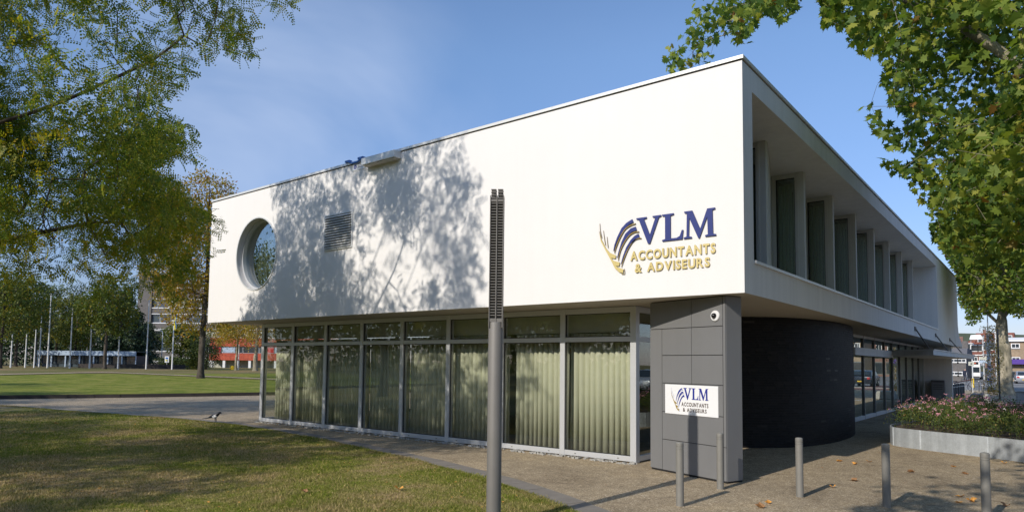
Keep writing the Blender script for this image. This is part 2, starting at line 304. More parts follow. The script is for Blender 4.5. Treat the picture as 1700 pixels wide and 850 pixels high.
# ------------------------------------------------------------------ mesh helpers
class MB:
    def __init__(s): s.v = []; s.f = []; s.m = []; s.mats = []
    def mi(s, mat):
        if mat not in s.mats: s.mats.append(mat)
        return s.mats.index(mat)
    def add(s, vs, fs, mat=None):
        k = len(s.v); s.v += [tuple(v) for v in vs]; s.f += [tuple(i+k for i in f) for f in fs]; s.m += [s.mi(mat)]*len(fs)
        return s
    def box(s, x0, x1, y0, y1, z0, z1, mat=None, mtx=None):
        vs = [(x0, y0, z0), (x1, y0, z0), (x1, y1, z0), (x0, y1, z0), (x0, y0, z1), (x1, y0, z1), (x1, y1, z1), (x0, y1, z1)]
        if mtx is not None: vs = [mtx @ Vector(v) for v in vs]
        return s.add(vs, [(0, 3, 2, 1), (4, 5, 6, 7), (0, 1, 5, 4), (1, 2, 6, 5), (2, 3, 7, 6), (3, 0, 4, 7)], mat)
    def prism(s, poly, z0, z1, mat=None):
        a = sum(poly[i][0]*poly[(i+1) % len(poly)][1]-poly[(i+1) % len(poly)][0]*poly[i][1] for i in range(len(poly)))
        if a < 0: poly = poly[::-1]
        n = len(poly); vs = [(x, y, z0) for x, y in poly]+[(x, y, z1) for x, y in poly]
        fs = [tuple(range(n-1, -1, -1)), tuple(range(n, 2*n))]+[(i, (i+1) % n, (i+1) % n+n, i+n) for i in range(n)]
        return s.add(vs, fs, mat)
    def xz(s, poly, y0, y1, mat=None, side=None):    # outline in the x-z plane, front face at y0 (towards -Y)
        a = sum(poly[i][0]*poly[(i+1) % len(poly)][1]-poly[(i+1) % len(poly)][0]*poly[i][1] for i in range(len(poly)))
        if a < 0: poly = poly[::-1]
        n = len(poly); vs = [(x, y0, z) for x, z in poly]+[(x, y1, z) for x, z in poly]
        s.add(vs, [tuple(range(n)), tuple(range(2*n-1, n-1, -1))], mat)
        k = len(s.v)-2*n; s.f += [((i+1) % n+k, i+k, i+n+k, (i+1) % n+n+k) for i in range(n)]; s.m += [s.mi(side or mat)]*n
        return s
    def tube(s, pts, r, k=8, mat=None, cap=True):
        pts = [Vector(p) for p in pts]; rs = r if isinstance(r, (list, tuple)) else [r]*len(pts); vs = []; fs = []
        for i, p in enumerate(pts):
            d = (pts[min(i+1, len(pts)-1)]-pts[max(i-1, 0)]).normalized()
            a = d.cross(Vector((0, 0, 1)) if abs(d.z) < .9 else Vector((1, 0, 0))).normalized(); b = d.cross(a)
            for j in range(k):
                q = 2*math.pi*j/k; vs.append(p+(a*math.cos(q)+b*math.sin(q))*rs[i])
        for i in range(len(pts)-1):
            for j in range(k): fs.append((i*k+j, i*k+(j+1) % k, (i+1)*k+(j+1) % k, (i+1)*k+j))
        if cap: fs += [tuple(range(k-1, -1, -1)), tuple(range((len(pts)-1)*k, len(pts)*k))]
        return s.add(vs, fs, mat)
    def lathe(s, prof, k=24, mat=None, mtx=None):      # prof (r,z)
        vs = []; fs = []
        for r, z in prof:
            for j in range(k):
                q = 2*math.pi*j/k; vs.append(Vector((r*math.cos(q), r*math.sin(q), z)))
        for i in range(len(prof)-1):
            for j in range(k): fs.append((i*k+j, i*k+(j+1) % k, (i+1)*k+(j+1) % k, (i+1)*k+j))
        fs += [tuple(range(k-1, -1, -1)), tuple(range((len(prof)-1)*k, len(prof)*k))]
        if mtx is not None: vs = [mtx @ v for v in vs]
        return s.add(vs, fs, mat)
    def mesh(s, name, smooth=None, bevel=None):
        me = bpy.data.meshes.new(name); me.from_pydata(s.v, [], s.f)
        for mt in s.mats: me.materials.append(M[mt] if isinstance(mt, str) else mt)
        if len(s.mats) > 1: me.polygons.foreach_set('material_index', s.m)
        if smooth or bevel:
            bm = bmesh.new(); bm.from_mesh(me); bmesh.ops.remove_doubles(bm, verts=bm.verts, dist=1e-5); bmesh.ops.recalc_face_normals(bm, faces=bm.faces)
            if bevel: bmesh.ops.bevel(bm, geom=[e for e in bm.edges if len(e.link_faces) == 2 and e.calc_face_angle(0) > .6], offset=bevel, segments=2, affect='EDGES', profile=.5)
            if smooth:
                for f in bm.faces: f.smooth = True
                for e in bm.edges:
                    if len(e.link_faces) == 2 and e.calc_face_angle(0) > R(smooth): e.smooth = False
            bm.to_mesh(me); bm.free()
        me.update(); return me
    def build(s, name, parent=None, smooth=None, bevel=None):
        return link(name, s.mesh(name, smooth, bevel), parent)
def link(name, data, parent=None):
    o = bpy.data.objects.new(name, data); COL.objects.link(o)
    if parent is not None: o.parent = parent
    return o
def tag(o, label=None, cat=None, group=None, kind=None):
    if label: o['label'] = label
    if cat: o['category'] = cat
    if group: o['group'] = group
    if kind: o['kind'] = kind
    return o
def thing(name, label, cat, loc=(0, 0, 0), rz=0., group=None):
    o = bpy.data.objects.new(name, None); o.empty_display_size = .2; COL.objects.link(o)
    o.location = loc; o.rotation_euler = (0, 0, rz); return tag(o, label, cat, group)
KIDS = {}
def copy_tree(o, parent=None, loc=None, rz=None, label=None):
    c = o.copy(); COL.objects.link(c); c.parent = parent
    if loc is not None: c.location = loc
    if rz is not None: c.rotation_euler = (0, 0, rz)
    if label: c['label'] = label
    for ch in list(o.children): copy_tree(ch, c)
    return c
def bxo(name, parent, x0, x1, y0, y1, z0, z1, mat, bevel=None, mtx=None):
    return MB().box(x0, x1, y0, y1, z0, z1, mat, mtx).build(name, parent, bevel=bevel)
def npmesh(name, V, Fs, mat, parent=None, smooth=False):
    """V (n,3); Fs list of (k,m) int arrays of k-gons"""
    me = bpy.data.meshes.new(name); nv = len(V); me.vertices.add(nv); me.vertices.foreach_set('co', np.asarray(V, np.float32).ravel())
    idx = np.concatenate([f.ravel() for f in Fs]); tot = np.concatenate([np.full(len(f), f.shape[1]) for f in Fs])
    me.loops.add(len(idx)); me.loops.foreach_set('vertex_index', idx.astype(np.int32))
    me.polygons.add(len(tot)); st = np.concatenate([[0], np.cumsum(tot)[:-1]])
    me.polygons.foreach_set('loop_start', st.astype(np.int32))
    if smooth: me.polygons.foreach_set('use_smooth', np.ones(len(tot), bool))
    me.materials.append(M[mat]); me.update(calc_edges=True); me.validate()
    return link(name, me, parent)

# ================================================================== GROUND
def struct(o): o['kind'] = 'structure'; return o
gnd = MB(); gnd.add([(-1500, -1500, -.012), (1500, -1500, -.012), (1500, 1500, -.012), (-1500, 1500, -.012)], [(0, 1, 2, 3)], 'rough_grass')
struct(gnd.build('ground'))
EDGE = [(-34, -2.9), (-26.4, -1.89), (-22.4, -1.26), (-19.3, -.66), (-16.4, -.18), (-14.2, -.02), (-12.1, -.1), (-9.0, -.55), (-6.7, -1.05), (-5.1, -1.42), (-3.4, -1.92), (-2.2, -2.38), (-1.06, -2.95), (.6, -4.0), (2.6, -6.0), (4.2, -9), (4.6, -14), (4.6, -60)]
pav = [(-60, -14), (-34, -14)]
def sheet(name, poly, z, mat): 
    m = MB(); a = sum(poly[i][0]*poly[(i+1) % len(poly)][1]-poly[(i+1) % len(poly)][0]*poly[i][1] for i in range(len(poly)))
    if a < 0: poly = poly[::-1]
    m.add([(x, y, z) for x, y in poly], [tuple(range(len(poly)))], mat); return struct(m.build(name))
sheet('pavement', [(-31.75, -14), (-31.75, -1.5), (-30.2, 2.2), (-28.3, 8), (-26, 16), (-23, 34), (-23, 46), (60, 46), (60, -90), (3.5, -90), (3.5, -14)], 0., 'aggregate')
# near lawn (slightly domed over the paving edge)
lawn = [(-31.8, -60), (-31.8, -2.6)]+EDGE[1:]
mb = MB(); n = len(lawn); inner = []
mb.prism([(x, y) for x, y in lawn], -.05, .018, 'lawn_near'); struct(mb.build('lawn'))
# paving border slabs along the lawn
def polyline_pts(P, step):
    out = []; rem = 0
    for a, b in zip(P[:-1], P[1:]):
        a = Vector(a); b = Vector(b); l = (b-a).length; t_ = rem
        while t_ < l: out.append((a+(b-a)*(t_/l), (b-a).normalized())); t_ += step
        rem = t_-l
    return out
bord = thing('border_strip', 'row of dark flat stone slabs edging the front lawn', 'kerb')
del bord['category']; del bord['label']; bord['kind'] = 'structure'
bp = polyline_pts([(x, y+.02) for x, y in EDGE[1:14]], .5)
slabm = []
for k, ((p0, d0), (p1, d1)) in enumerate(zip(bp[:-1], bp[1:])):
    n0 = Vector((-d0.y, d0.x)); n1 = Vector((-d1.y, d1.x)); wd = .46; g_ = (p1-p0)*.012
    q = [p0+g_, p1-g_, p1-g_+n1*wd, p0+g_+n0*wd]
    c = sum(q, Vector((0, 0)))/4; mb = MB(); mb.prism([tuple(x-c) for x in q], -.03, .009+random.uniform(-.0015, .002), 'stone_slab')
    o = mb.build('slab', bord); o.location = (c.x, c.y, 0)
# loose cobble strip under the glazing
mb = MB()
for i in range(330):
    x = random.uniform(-14.4, -2.3); y = random.uniform(.93, 1.1); s = random.uniform(.012, .03)
    mt = Matrix.Translation((x, y, .004)) @ Euler((random.uniform(-.3, .3), random.uniform(-.3, .3), random.uniform(0, 3))).to_matrix().to_4x4()
    mb.box(-s*1.4, s*1.4, -s, s, -.01, s*.8, 'concrete', mt)
tag(mb.build('gravel_strip'), 'thin strip of broken stone chips along the foot of the glazing', 'gravel', kind='stuff')
# far lawn, terrain rising gently, dark retaining edge
KB = [(-33.6, -26), (-32.4, -8), (-31.6, -.6), (-29.7, 3.4), (-28.6, 6.5), (-27.7, 9.4), (-25.5, 18), (-22.6, 36), (-20, 70)]
def fl(x, y):
    d = math.hypot(x-EYE.x, y-EYE.y); t_ = max(0, min(1, (d-45)/60)); return .16+.34*t_*t_*(3-2*t_)
mb = MB(); rows = []
for (x, y) in KB:
    d = Vector((x-EYE.x, y-EYE.y)).normalized(); rows.append([(x+d.x*s, y+d.y*s) for s in (0, 4, 10, 18, 28, 40, 55, 72, 90)])
vs = [(x, y, fl(x, y) if j else .16) for r in rows for j, (x, y) in enumerate(r)]; nc = 9
mb.add(vs, [(i*nc+j, (i+1)*nc+j, (i+1)*nc+j+1, i*nc+j+1) for i in range(len(rows)-1) for j in range(5)], 'lawn_far')
mb.add(vs, [(i*nc+j, (i+1)*nc+j, (i+1)*nc+j+1, i*nc+j+1) for i in range(len(rows)-1) for j in range(5, nc-1)], 'rough_grass')
struct(mb.build('far_lawn', smooth=60))
ke = thing('lawn_kerb', None, None); ke['kind'] = 'structure'
kp = polyline_pts(KB[:-1], 1.0)
for (p0, d0), (p1, d1) in zip(kp[:-1], kp[1:]):
    n0 = Vector((d0.y, -d0.x)); c = (p0+p1)/2; mb = MB(); g_ = (p1-p0)*.008
    mb.prism([tuple(v-c) for v in (p0+g_, p1-g_, p1-g_+n0*.1, p0+g_+n0*.1)], -.05, .15+random.uniform(-.004, .004), 'kerb_dark'); o = mb.build('kerb_stone', ke); o.location = (c.x, c.y, 0)
# winding path through the far lawn
mb = MB(); pa = [at(px, d) for px, d in ((-160, 52), (0, 57), (100, 63), (180, 68), (300, 62), (435, 56), (520, 52))]
vs = []
for i, p in enumerate(pa):
    for e in (-1.3, 1.3): q = at((-160, 0, 100, 180, 300, 435, 520)[i], (52, 57, 63, 68, 62, 56, 52)[i]+e); vs.append((q.x, q.y, fl(q.x, q.y)+.05))
mb.add(vs, [(2*i, 2*i+2, 2*i+3, 2*i+1) for i in range(len(pa)-1)], 'aggregate'); struct(mb.build('park_path'))

# ================================================================== BUILDING
HT, HB, LF, LS = 6.35, 2.81, 15.39, 30.93
bld = thing('office_building', 'white rendered office block with overhanging upper storey above curtained glazing and black brick', 'building')
from mathutils.geometry import tessellate_polygon
def holed(outer, hole, fn, name, mat, parent):
    t_ = tessellate_polygon([[Vector((*p, 0)) for p in outer], [Vector((*p, 0)) for p in hole]]); allp = outer+hole
    mb = MB(); mb.add([fn(*p) for p in allp], [tuple(f) for f in t_], mat); return mb
WC = (-12.98, 4.58); WR = .95; NW = 64
circ = [(WC[0]+WR*math.cos(2*math.pi*i/NW), WC[1]+WR*math.sin(2*math.pi*i/NW)) for i in range(NW)]
FT = HT-.075
# front wall in two sheets: left field with the round hole, right field
mb = holed([(-LF, HB), (-11, HB), (-11, FT), (-LF, FT)], circ, lambda x, z: (x, 0, z), 'w', 'white_render', bld)
mb.add([(-11, 0, HB), (0, 0, HB), (0, 0, FT), (-11, 0, FT)], [(0, 1, 2, 3)], 'white_render')
# round reveal
vs = [(x, 0, z) for x, z in circ]+[(x, .28, z) for x, z in circ]
mb.add(vs, [(i, (i+1) % NW, (i+1) % NW+NW, i+NW) for i in range(NW)], 'white_render')
mb.add([(-LF, 0, HB), (-LF, 14, HB), (-LF, 14, FT), (-LF, 0, FT)], [(0, 3, 2, 1)], 'white_render')
mb.build('front_wall', bld)
# side wall, with the long recess; slightly proud lower band
OY0, OY1, OZ0, OZ1, RX = .42, 22.75, 3.29, 5.93, -1.24
mb = MB()
def sq(a, b, c, d, mat): mb.add([a, b, c, d], [(0, 1, 2, 3)], mat)
ys = [0, OY0, OY1, LS]
for (y0, y1, z0, z1) in ((0, OY0, HB, FT), (OY1, LS, HB, FT), (OY0, OY1, HB, OZ0), (OY0, OY1, OZ1, FT)):
    sq((0, y0, z0), (0, y1, z0), (0, y1, z1), (0, y0, z1), 'side_render')
sq((0, OY0, OZ0), (RX, OY0, OZ0), (RX, OY0, OZ1), (0, OY0, OZ1), 'side_render')
sq((0, OY1, OZ0), (RX, OY1, OZ0), (RX, OY1, OZ1), (0, OY1, OZ1), 'side_render')
sq((0, OY0, OZ1), (RX, OY0, OZ1), (RX, OY1, OZ1), (0, OY1, OZ1), 'side_render')
sq((0, OY0, OZ0), (0, OY1, OZ0), (RX, OY1, OZ0), (RX, OY0, OZ0), 'side_render')
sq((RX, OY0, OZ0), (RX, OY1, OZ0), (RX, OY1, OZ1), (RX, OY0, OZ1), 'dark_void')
sq((0, LS, HB), (-LF, LS, HB), (-LF, LS, FT), (0, LS, FT), 'side_render')
mb.build('side_wall', bld)
# flare at the far foot of the side wall and raised lettering band
mb = MB(); prof = [(0, 3.9), (.02, 3.5), (.06, 3.25), (.13, 3.05), (.16, 2.815), (0, 2.815)]
mb.add([(x, 29.3, z) for x, z in [(0, 3.9), (.005, 3.5), (.01, 3.25), (.015, 3.05), (.02, 2.815), (0, 2.815)]]+[(x, LS+.02, z) for x, z in prof], [(i, i+1, i+7, i+6) for i in range(5)]+[(5, 4, 3, 2, 1, 0), (6, 7, 8, 9, 10, 11)], 'side_render')
mb.build('flared_foot', bld, smooth=40)
sf = MB(); sf.add([(-LF, 0, HB+.004), (0, 0, HB+.004), (0, LS, HB+.004), (-LF, LS, HB+.004)], [(0, 1, 2, 3)], 'soffit'); sf.build('soffit', bld)
rf = MB(); rf.add([(-LF+.05, .05, FT-.1), (-.05, .05, FT-.1), (-.05, LS-.05, FT-.1), (-LF+.05, LS-.05, FT-.1)], [(0, 1, 2, 3)], 'roof_grey'); rf.build('roof', bld)
# coping: shadow gap + cap, in lengths
mb = MB(); mb.box(-LF+.01, -.012, .012, .3, FT-.002, HT-.052, 'joint_dark'); mb.box(-.31, -.012, .012, LS-.01, FT-.002, HT-.0525, 'joint_dark'); mb.build('coping_gap', bld)
k = 0; x = -LF-.02
while x < -.35:
    x1 = min(x+3.0, -.3); bxo('coping', bld, x, x1-.004, -.025, .3, HT-.052, HT, 'coping'); x = x1
bxo('coping', bld, -.304, .025, -.025, .3, HT-.052, HT, 'coping')
y = .3
while y < LS:
    y1 = min(y+3.0, LS+.02); bxo('coping', bld, -.3, .025, y+.004, y1, HT-.052, HT, 'coping'); y = y1
# round window
rw = MB(); vs = []; 
for r_, y_ in ((WR-.002, .14), (WR-.05, .14), (WR-.05, .27), (WR-.002, .27)): vs += [(WC[0]+r_*math.cos(2*math.pi*i/NW), y_, WC[1]+r_*math.sin(2*math.pi*i/NW)) for i in range(NW)]
rw.add(vs, [(a*NW+i, a*NW+(i+1) % NW, b*NW+(i+1) % NW, b*NW+i) for a, b in ((0, 1), (1, 2), (2, 3)) for i in range(NW)], 'frame_alu')
RWo = rw.build('round_window', bld, smooth=40)
g = MB(); pr = WR-.045; cc = [(WC[0]+pr*math.cos(2*math.pi*i/NW), WC[1]+pr*math.sin(2*math.pi*i/NW)) for i in range(NW)]; g.xz(cc, .235, .243, 'glass_round'); g.build('pane', RWo)
# thin outer trim ring
tr = MB(); vs = []
for r_, y_ in ((WR+.03, -.002), (WR+.03, -.02), (WR-.004, -.02), (WR-.004, .02)): vs += [(WC[0]+r_*math.cos(2*math.pi*i/NW), y_, WC[1]+r_*math.sin(2*math.pi*i/NW)) for i in range(NW)]
tr.add(vs, [(a*NW+i, a*NW+(i+1) % NW, b*NW+(i+1) % NW, b*NW+i) for a, b in ((0, 1), (1, 2), (2, 3)) for i in range(NW)], 'coping'); tr.build('trim_ring', RWo, smooth=40)
# room behind the round window: vertical blind slats
bxo('inner_room', bld, -14.6, -11.2, 2.2, 2.25, 3.2, 6.0, 'inner_wall')
for i in range(15):
    bxo('blind_slat', RWo, WC[0]-.95+i*.13, WC[0]-.95+i*.13+.105, .55+.01*(i % 2), .556+.01*(i % 2), 3.5, 5.65, 'blind')
# louvred vent
vt = MB(); vx0, vx1, vz0, vz1 = -10.02, -8.97, 4.36, 5.21
vt.box(vx0, vx0+.03, -.03, .0-.002, vz0, vz1, 'coping'); vt.box(vx1-.03, vx1, -.03, -.002, vz0, vz1, 'coping'); vt.box(vx0+.031, vx1-.031, -.03, -.002, vz0, vz0+.03, 'coping'); vt.box(vx0+.031, vx1-.031, -.03, -.002, vz1-.03, vz1, 'coping')
vt.box(vx0+.031, vx1-.031, -.006, -.002, vz0+.031, vz1-.031, 'frame_dark')
V = vt.build('vent', bld)
sm = MB(); sm.add([(-.49, -.055, -.012), (.49, -.055, -.012), (.49, -.007, .03), (-.49, -.007, .03), (-.49, -.055, -.018), (.49, -.055, -.018), (.49, -.007, .024), (-.49, -.007, .024)], [(0, 1, 2, 3), (7, 6, 5, 4), (4, 5, 1, 0), (0, 3, 7, 4), (1, 5, 6, 2), (3, 2, 6, 7)], 'coping')
smm = sm.mesh('louvre')
for i in range(13):
    o = link('louvre', smm, V); o.location = ((vx0+vx1)/2, 0, vz0+.06+i*.06)
# --- front glazing
GX = [-14.40, -12.92, -11.45, -9.98, -8.51, -7.01, -5.48, -3.95, -2.42]; GY = 1.19
for i, x in enumerate(GX):
    wv = .055 if i not in (0, 8) else .06
    o = bxo('mullion', bld, x-wv, x+wv, GY-.045, GY+.09, .004, HB-.003, 'frame_alu', bevel=.004)
for i in range(8):
    x0, x1 = GX[i]+.056, GX[i+1]-.056
    bxo('window_sill', bld, x0, x1, GY-.042, GY+.08, .02, .115, 'frame_alu', bevel=.004)
    for zz in (.065,):
        for xx in (x0+.25, x1-.25): bxo('weep_cap', bld, xx-.018, xx+.018, GY-.046, GY-.0425, zz-.008, zz+.008, 'frame_dark')
    bxo('transom', bld, x0, x1, GY-.042, GY+.08, 2.17, 2.26, 'frame_alu', bevel=.004)
    bxo('head_frame', bld, x0, x1, GY-.040, GY+.08, 2.70, HB-.004, 'frame_alu', bevel=.004)
    for z0, z1 in ((.11, 2.175), (2.255, 2.705)): bxo('window_pane', bld, x0-.01, x1+.01, GY+.012, GY+.02, z0, z1, 'glass_front')
    # gasket lines
    mbg = MB()
    for z0, z1 in ((.115, 2.17), (2.26, 2.70)):
        mbg.box(x0, x0+.012, GY-.01, GY+.011, z0, z1, 'joint_dark'); mbg.box(x1-.012, x1, GY-.01, GY+.011, z0, z1, 'joint_dark')
        mbg.box(x0+.0125, x1-.0125, GY-.01, GY+.011, z0, z0+.012, 'joint_dark'); mbg.box(x0+.0125, x1-.0125, GY-.01, GY+.011, z1-.012, z1, 'joint_dark')
    mbg.build('gasket', bld)
# return glazing beside the pillar, left end glazing
for nm, (ax, ay), (bx, by) in (('r', (GX[8], GY+.1), (-2.25, 2.7)), ('l', (GX[0], GY+.1), (-14.4, 8))):
    n_ = 2 if nm == 'r' else 4
    for i in range(n_):
        y0 = ay+(by-ay)*i/n_; y1 = ay+(by-ay)*(i+1)/n_; x = ax
        ww = .05
        bxo('mullion', bld, x-ww, x+ww, y1-.05, y1+.05, .004, HB-.003, 'frame_alu')
        for z0, z1, mm, nmm in ((.02, .115, 'frame_alu', 'window_sill'), (2.17, 2.26, 'frame_alu', 'transom'), (2.7, HB-.004, 'frame_alu', 'head_frame')): bxo(nmm, bld, x-.04, x+.04, y0, y1-.052, z0, z1, mm)
        for z0, z1 in ((.11, 2.175), (2.255, 2.705)): bxo('window_pane', bld, x-.004, x+.004, y0, y1-.05, z0, z1, 'glass_front')
# inside of the ground floor
bxo('inner_floor', bld, -14.35, -2.5, GY+.1, 8, .001, .02, 'inner_floor')
bxo('inner_wall', bld, -14.35, -2.3, 8, 8.1, .02, HB-.003, 'inner_wall')
bxo('ceiling', bld, -14.33, -2.5, GY+.6, 7.99, HB-.12, HB-.002, 'inner_wall')
bxo('bulkhead', bld, -14.33, -2.5, GY+.3, GY+.36, 2.36, HB-.003, 'blind')
# curtains, one hung in every bay
def curtain(x0, x1, i, label):
    n_ = int((x1-x0)*150); vs = []; yb = 0.2; per = .128*random.uniform(.93, 1.07); ph = random.uniform(0, 6)
    for k in range(n_+1):
        u = x0+(x1-x0)*k/n_; s = math.pi*u/per+ph+.35*math.sin(u*5+i)
        yy = yb+.075*(1-abs(math.sin(s))**.55)+.012*math.sin(s*.5+1+i); xx = u
        vs.append((xx, yy, .06)); vs.append((xx+.003*math.sin(u*9), yy+.004*math.sin(u*17), 2.34))
    me = MB().add(vs, [(2*k, 2*k+2, 2*k+3, 2*k+1) for k in range(n_)], 'curtain').build('curtain', smooth=80)
    sm_ = me.modifiers.new('t', 'SOLIDIFY'); sm_.thickness = .002
    me.location = (0, GY+.05, 0); tag(me, label, 'curtain', 'pleated curtains behind the ground floor glazing'); return me
for i in range(8):
    x0, x1 = GX[i]+.005, GX[i+1]-.005
    if i == 0: x0 += .24
    if i in (6, 7): x0 += (.16, .0)[i-6]; x1 -= .06
    lab = ['pale green pleated curtain in the glazing bay at the far left end', 'pale green curtain in the bay second from the far left end', 'pale green curtain in the third bay from the far left end',
           'shaded green curtain in the fourth bay from the far left end, under the wall vent', 'shaded green curtain in the bay two to the left of the lamp post', 'shaded green curtain in the bay directly left of the lamp post',
           'sunlit curtain just right of the lamp post with soft tree shadow on its left half', 'fully sunlit pale green curtain in the bay nearest the grey pillar'][i]
    curtain(x0, x1, i, lab)
# --- grey clad pillar with separate panels
PA, PB = Vector((-1.89, .76)), Vector((-.37, .21)); PD = (PB-PA).normalized(); PL = (PB-PA).length; PN = Vector((PD.y, -PD.x))   # outward normal
PIL = Matrix(((PD.x, PN.x, 0, PA.x), (PD.y, PN.y, 0, PA.y), (0, 0, 1, 0), (0, 0, 0, 1)))     # x along face, y outward
bxo('pillar_core', bld, .012, PL-.012, -.36, -.022, .005, HB-.002, 'joint_dark', mtx=PIL)
J = .005
def panel(x0, x1, z0, z1): bxo('cladding_panel', bld, x0+J, x1-J, -.0215, 0, z0+J, z1-J, 'panel_grey', bevel=.002, mtx=PIL)
zr = [.03, .53, .983, 1.453, 1.909, 2.349, HB-.006]
panel(0, .282, .03, 2.349); panel(0, .936, 2.349, zr[6]); panel(.936, 1.563, 2.349, zr[6])
panel(.282, .936, 1.909, 2.349); panel(.936, 1.563, 1.909, 2.349); panel(.282, .936, 1.453, 1.909); panel(.936, 1.563, 1.453, 1.909)
panel(.282, 1.563, .983, 1.453); panel(.282, 1.563, .53, .983); panel(.282, 1.563, .03, .53)
panel(1.563, PL, .53, zr[6]); panel(1.563, PL, .03, .53)
# right flank (faces the street) and back flank
bxo('cladding_panel', bld, PL-.0115, PL, -.36, -.022, .03, HB-.006, 'panel_grey', mtx=PIL)
bxo('cladding_panel', bld, 0, .0115, -.36, -.022, .03, HB-.006, 'panel_grey', mtx=PIL)
bxo('cladding_panel', bld, .013, PL-.013, -.375, -.3605, .03, HB-.006, 'panel_grey', mtx=PIL)
# security camera
sc_ = thing('security_camera', 'round white dome camera with black lens high on the grey pillar', 'security camera')
mtc = PIL @ Matrix.Translation((1.431, 0, 2.508)) @ Matrix.Rotation(-R(90), 4, 'X')
MB().lathe([(.0, .0005), (.082, .0005), (.082, .018), (.075, .026), (.045, .03), (0, .03)], 32, 'plastic_white', mtc).build('housing', sc_, smooth=35)
MB().lathe([(.042, .0305), (.042, .04), (.034, .062), (.018, .076), (.002, .08)], 24, 'plastic_black', mtc).build('lens_dome', sc_, smooth=35)
# --- curved black brick wall
cpts = [(-4.6, 3.7), (-3.5, 4.15), (-2.4, 4.5), (-1.72, 4.82), (-1.22, 5.25), (-.88, 5.75), (-.65, 6.4), (-.5, 7.2), (-.45, 8.1), (-.47, 9.0), (-.58, 9.9), (-.8, 10.9), (-1.1, 11.8), (-1.41, 12.6)]
def catmull(P, n=8):
    P = [Vector(p) for p in P]; P = [2*P[0]-P[1]]+P+[2*P[-1]-P[-2]]; out = []
    for i in range(1, len(P)-2):
        for k in range(n):
            t_ = k/n; a, b, c, d = P[i-1:i+3]
            out.append(.5*((2*b)+(c-a)*t_+(2*a-5*b+4*c-d)*t_*t_+(3*b-a-3*c+d)*t_**3))
    out.append(P[-2]); return out
cw = catmull(cpts, 8)
mb = MB(); vs = []
for p in cw: vs += [(p.x-.02, p.y, 0), (p.x-.02, p.y, HB)]
mb.add(vs, [(2*i, 2*i+2, 2*i+3, 2*i+1) for i in range(len(cw)-1)], 'joint_dark'); cwo = mb.build('curved_wall', bld)
mb = MB(); row = .0545; k = 0; z = .006
while z < HB-.03:
    st = polyline_pts(cw, .24); off = random.uniform(0, .23)
    full = polyline_pts(cw, .02)
    i0 = int(off/.02)
    for i in range(i0, len(full)-12, 12):
        (p0, d0), (p1, d1) = full[i], full[i+12]; p1 = p1-d1*.004
        n0 = Vector((d0.y, -d0.x)); pr_ = random.uniform(.0, .0025); a = p0+n0*pr_; b = p1+n0*pr_; e0 = p0-n0*.03; e1 = p1-n0*.03
        z1 = z+row-.009
        mb.add([(a.x, a.y, z), (b.x, b.y, z), (b.x, b.y, z1), (a.x, a.y, z1), (e0.x, e0.y, z), (e1.x, e1.y, z), (e1.x, e1.y, z1), (e0.x, e0.y, z1)], [(0, 1, 2, 3), (3, 2, 6, 7), (1, 0, 4, 5), (0, 3, 7, 4), (2, 1, 5, 6)], 'black_brick')
    z += row; k += 1
tag(mb.build('brickwork', cwo), kind='stuff')
# --- street side glazing
SY = [12.6, 15.44, 17.28, 19.24, 20.95, 22.7, 24.5, 26.4, 28.2, 29.85]; SX = -1.41
for i, y in enumerate(SY):
    bxo('mullion', bld, SX-.06, SX+.03, y-.035, y+.035, .004, HB-.003, 'frame_alu' if i in (9,) else 'frame_dark')
    if i < 9:
        y0, y1 = y+.036, SY[i+1]-.036
        bxo('window_sill', bld, SX-.05, SX+.035, y0, y1, .02, .14, 'frame_alu'); bxo('transom', bld, SX-.05, SX+.02, y0, y1, 2.2, 2.27, 'frame_dark'); bxo('head_frame', bld, SX-.05, SX+.03, y0, y1, 2.72, HB-.004, 'frame_alu')
        for z0, z1 in ((.135, 2.205), (2.265, 2.725)): bxo('window_pane', bld, SX-.02, SX-.012, y0-.01, y1+.01, z0, z1, 'glass_entry')
bxo('inner_wall', bld, -6, -5.9, 9, 30, 0, HB-.003, 'dark_void'); bxo('inner_floor', bld, -5.9, SX-.06, 9, 29.9, .001, .02, 'inner_floor')
bxo('end_wall', bld, SX-.5, -.22, 29.95, 30.25, .002, HB-.003, 'side_render'); bxo('door_pull', bld, SX+.04, SX+.07, 28.4, 28.43, .9, 1.5, 'frame_alu')
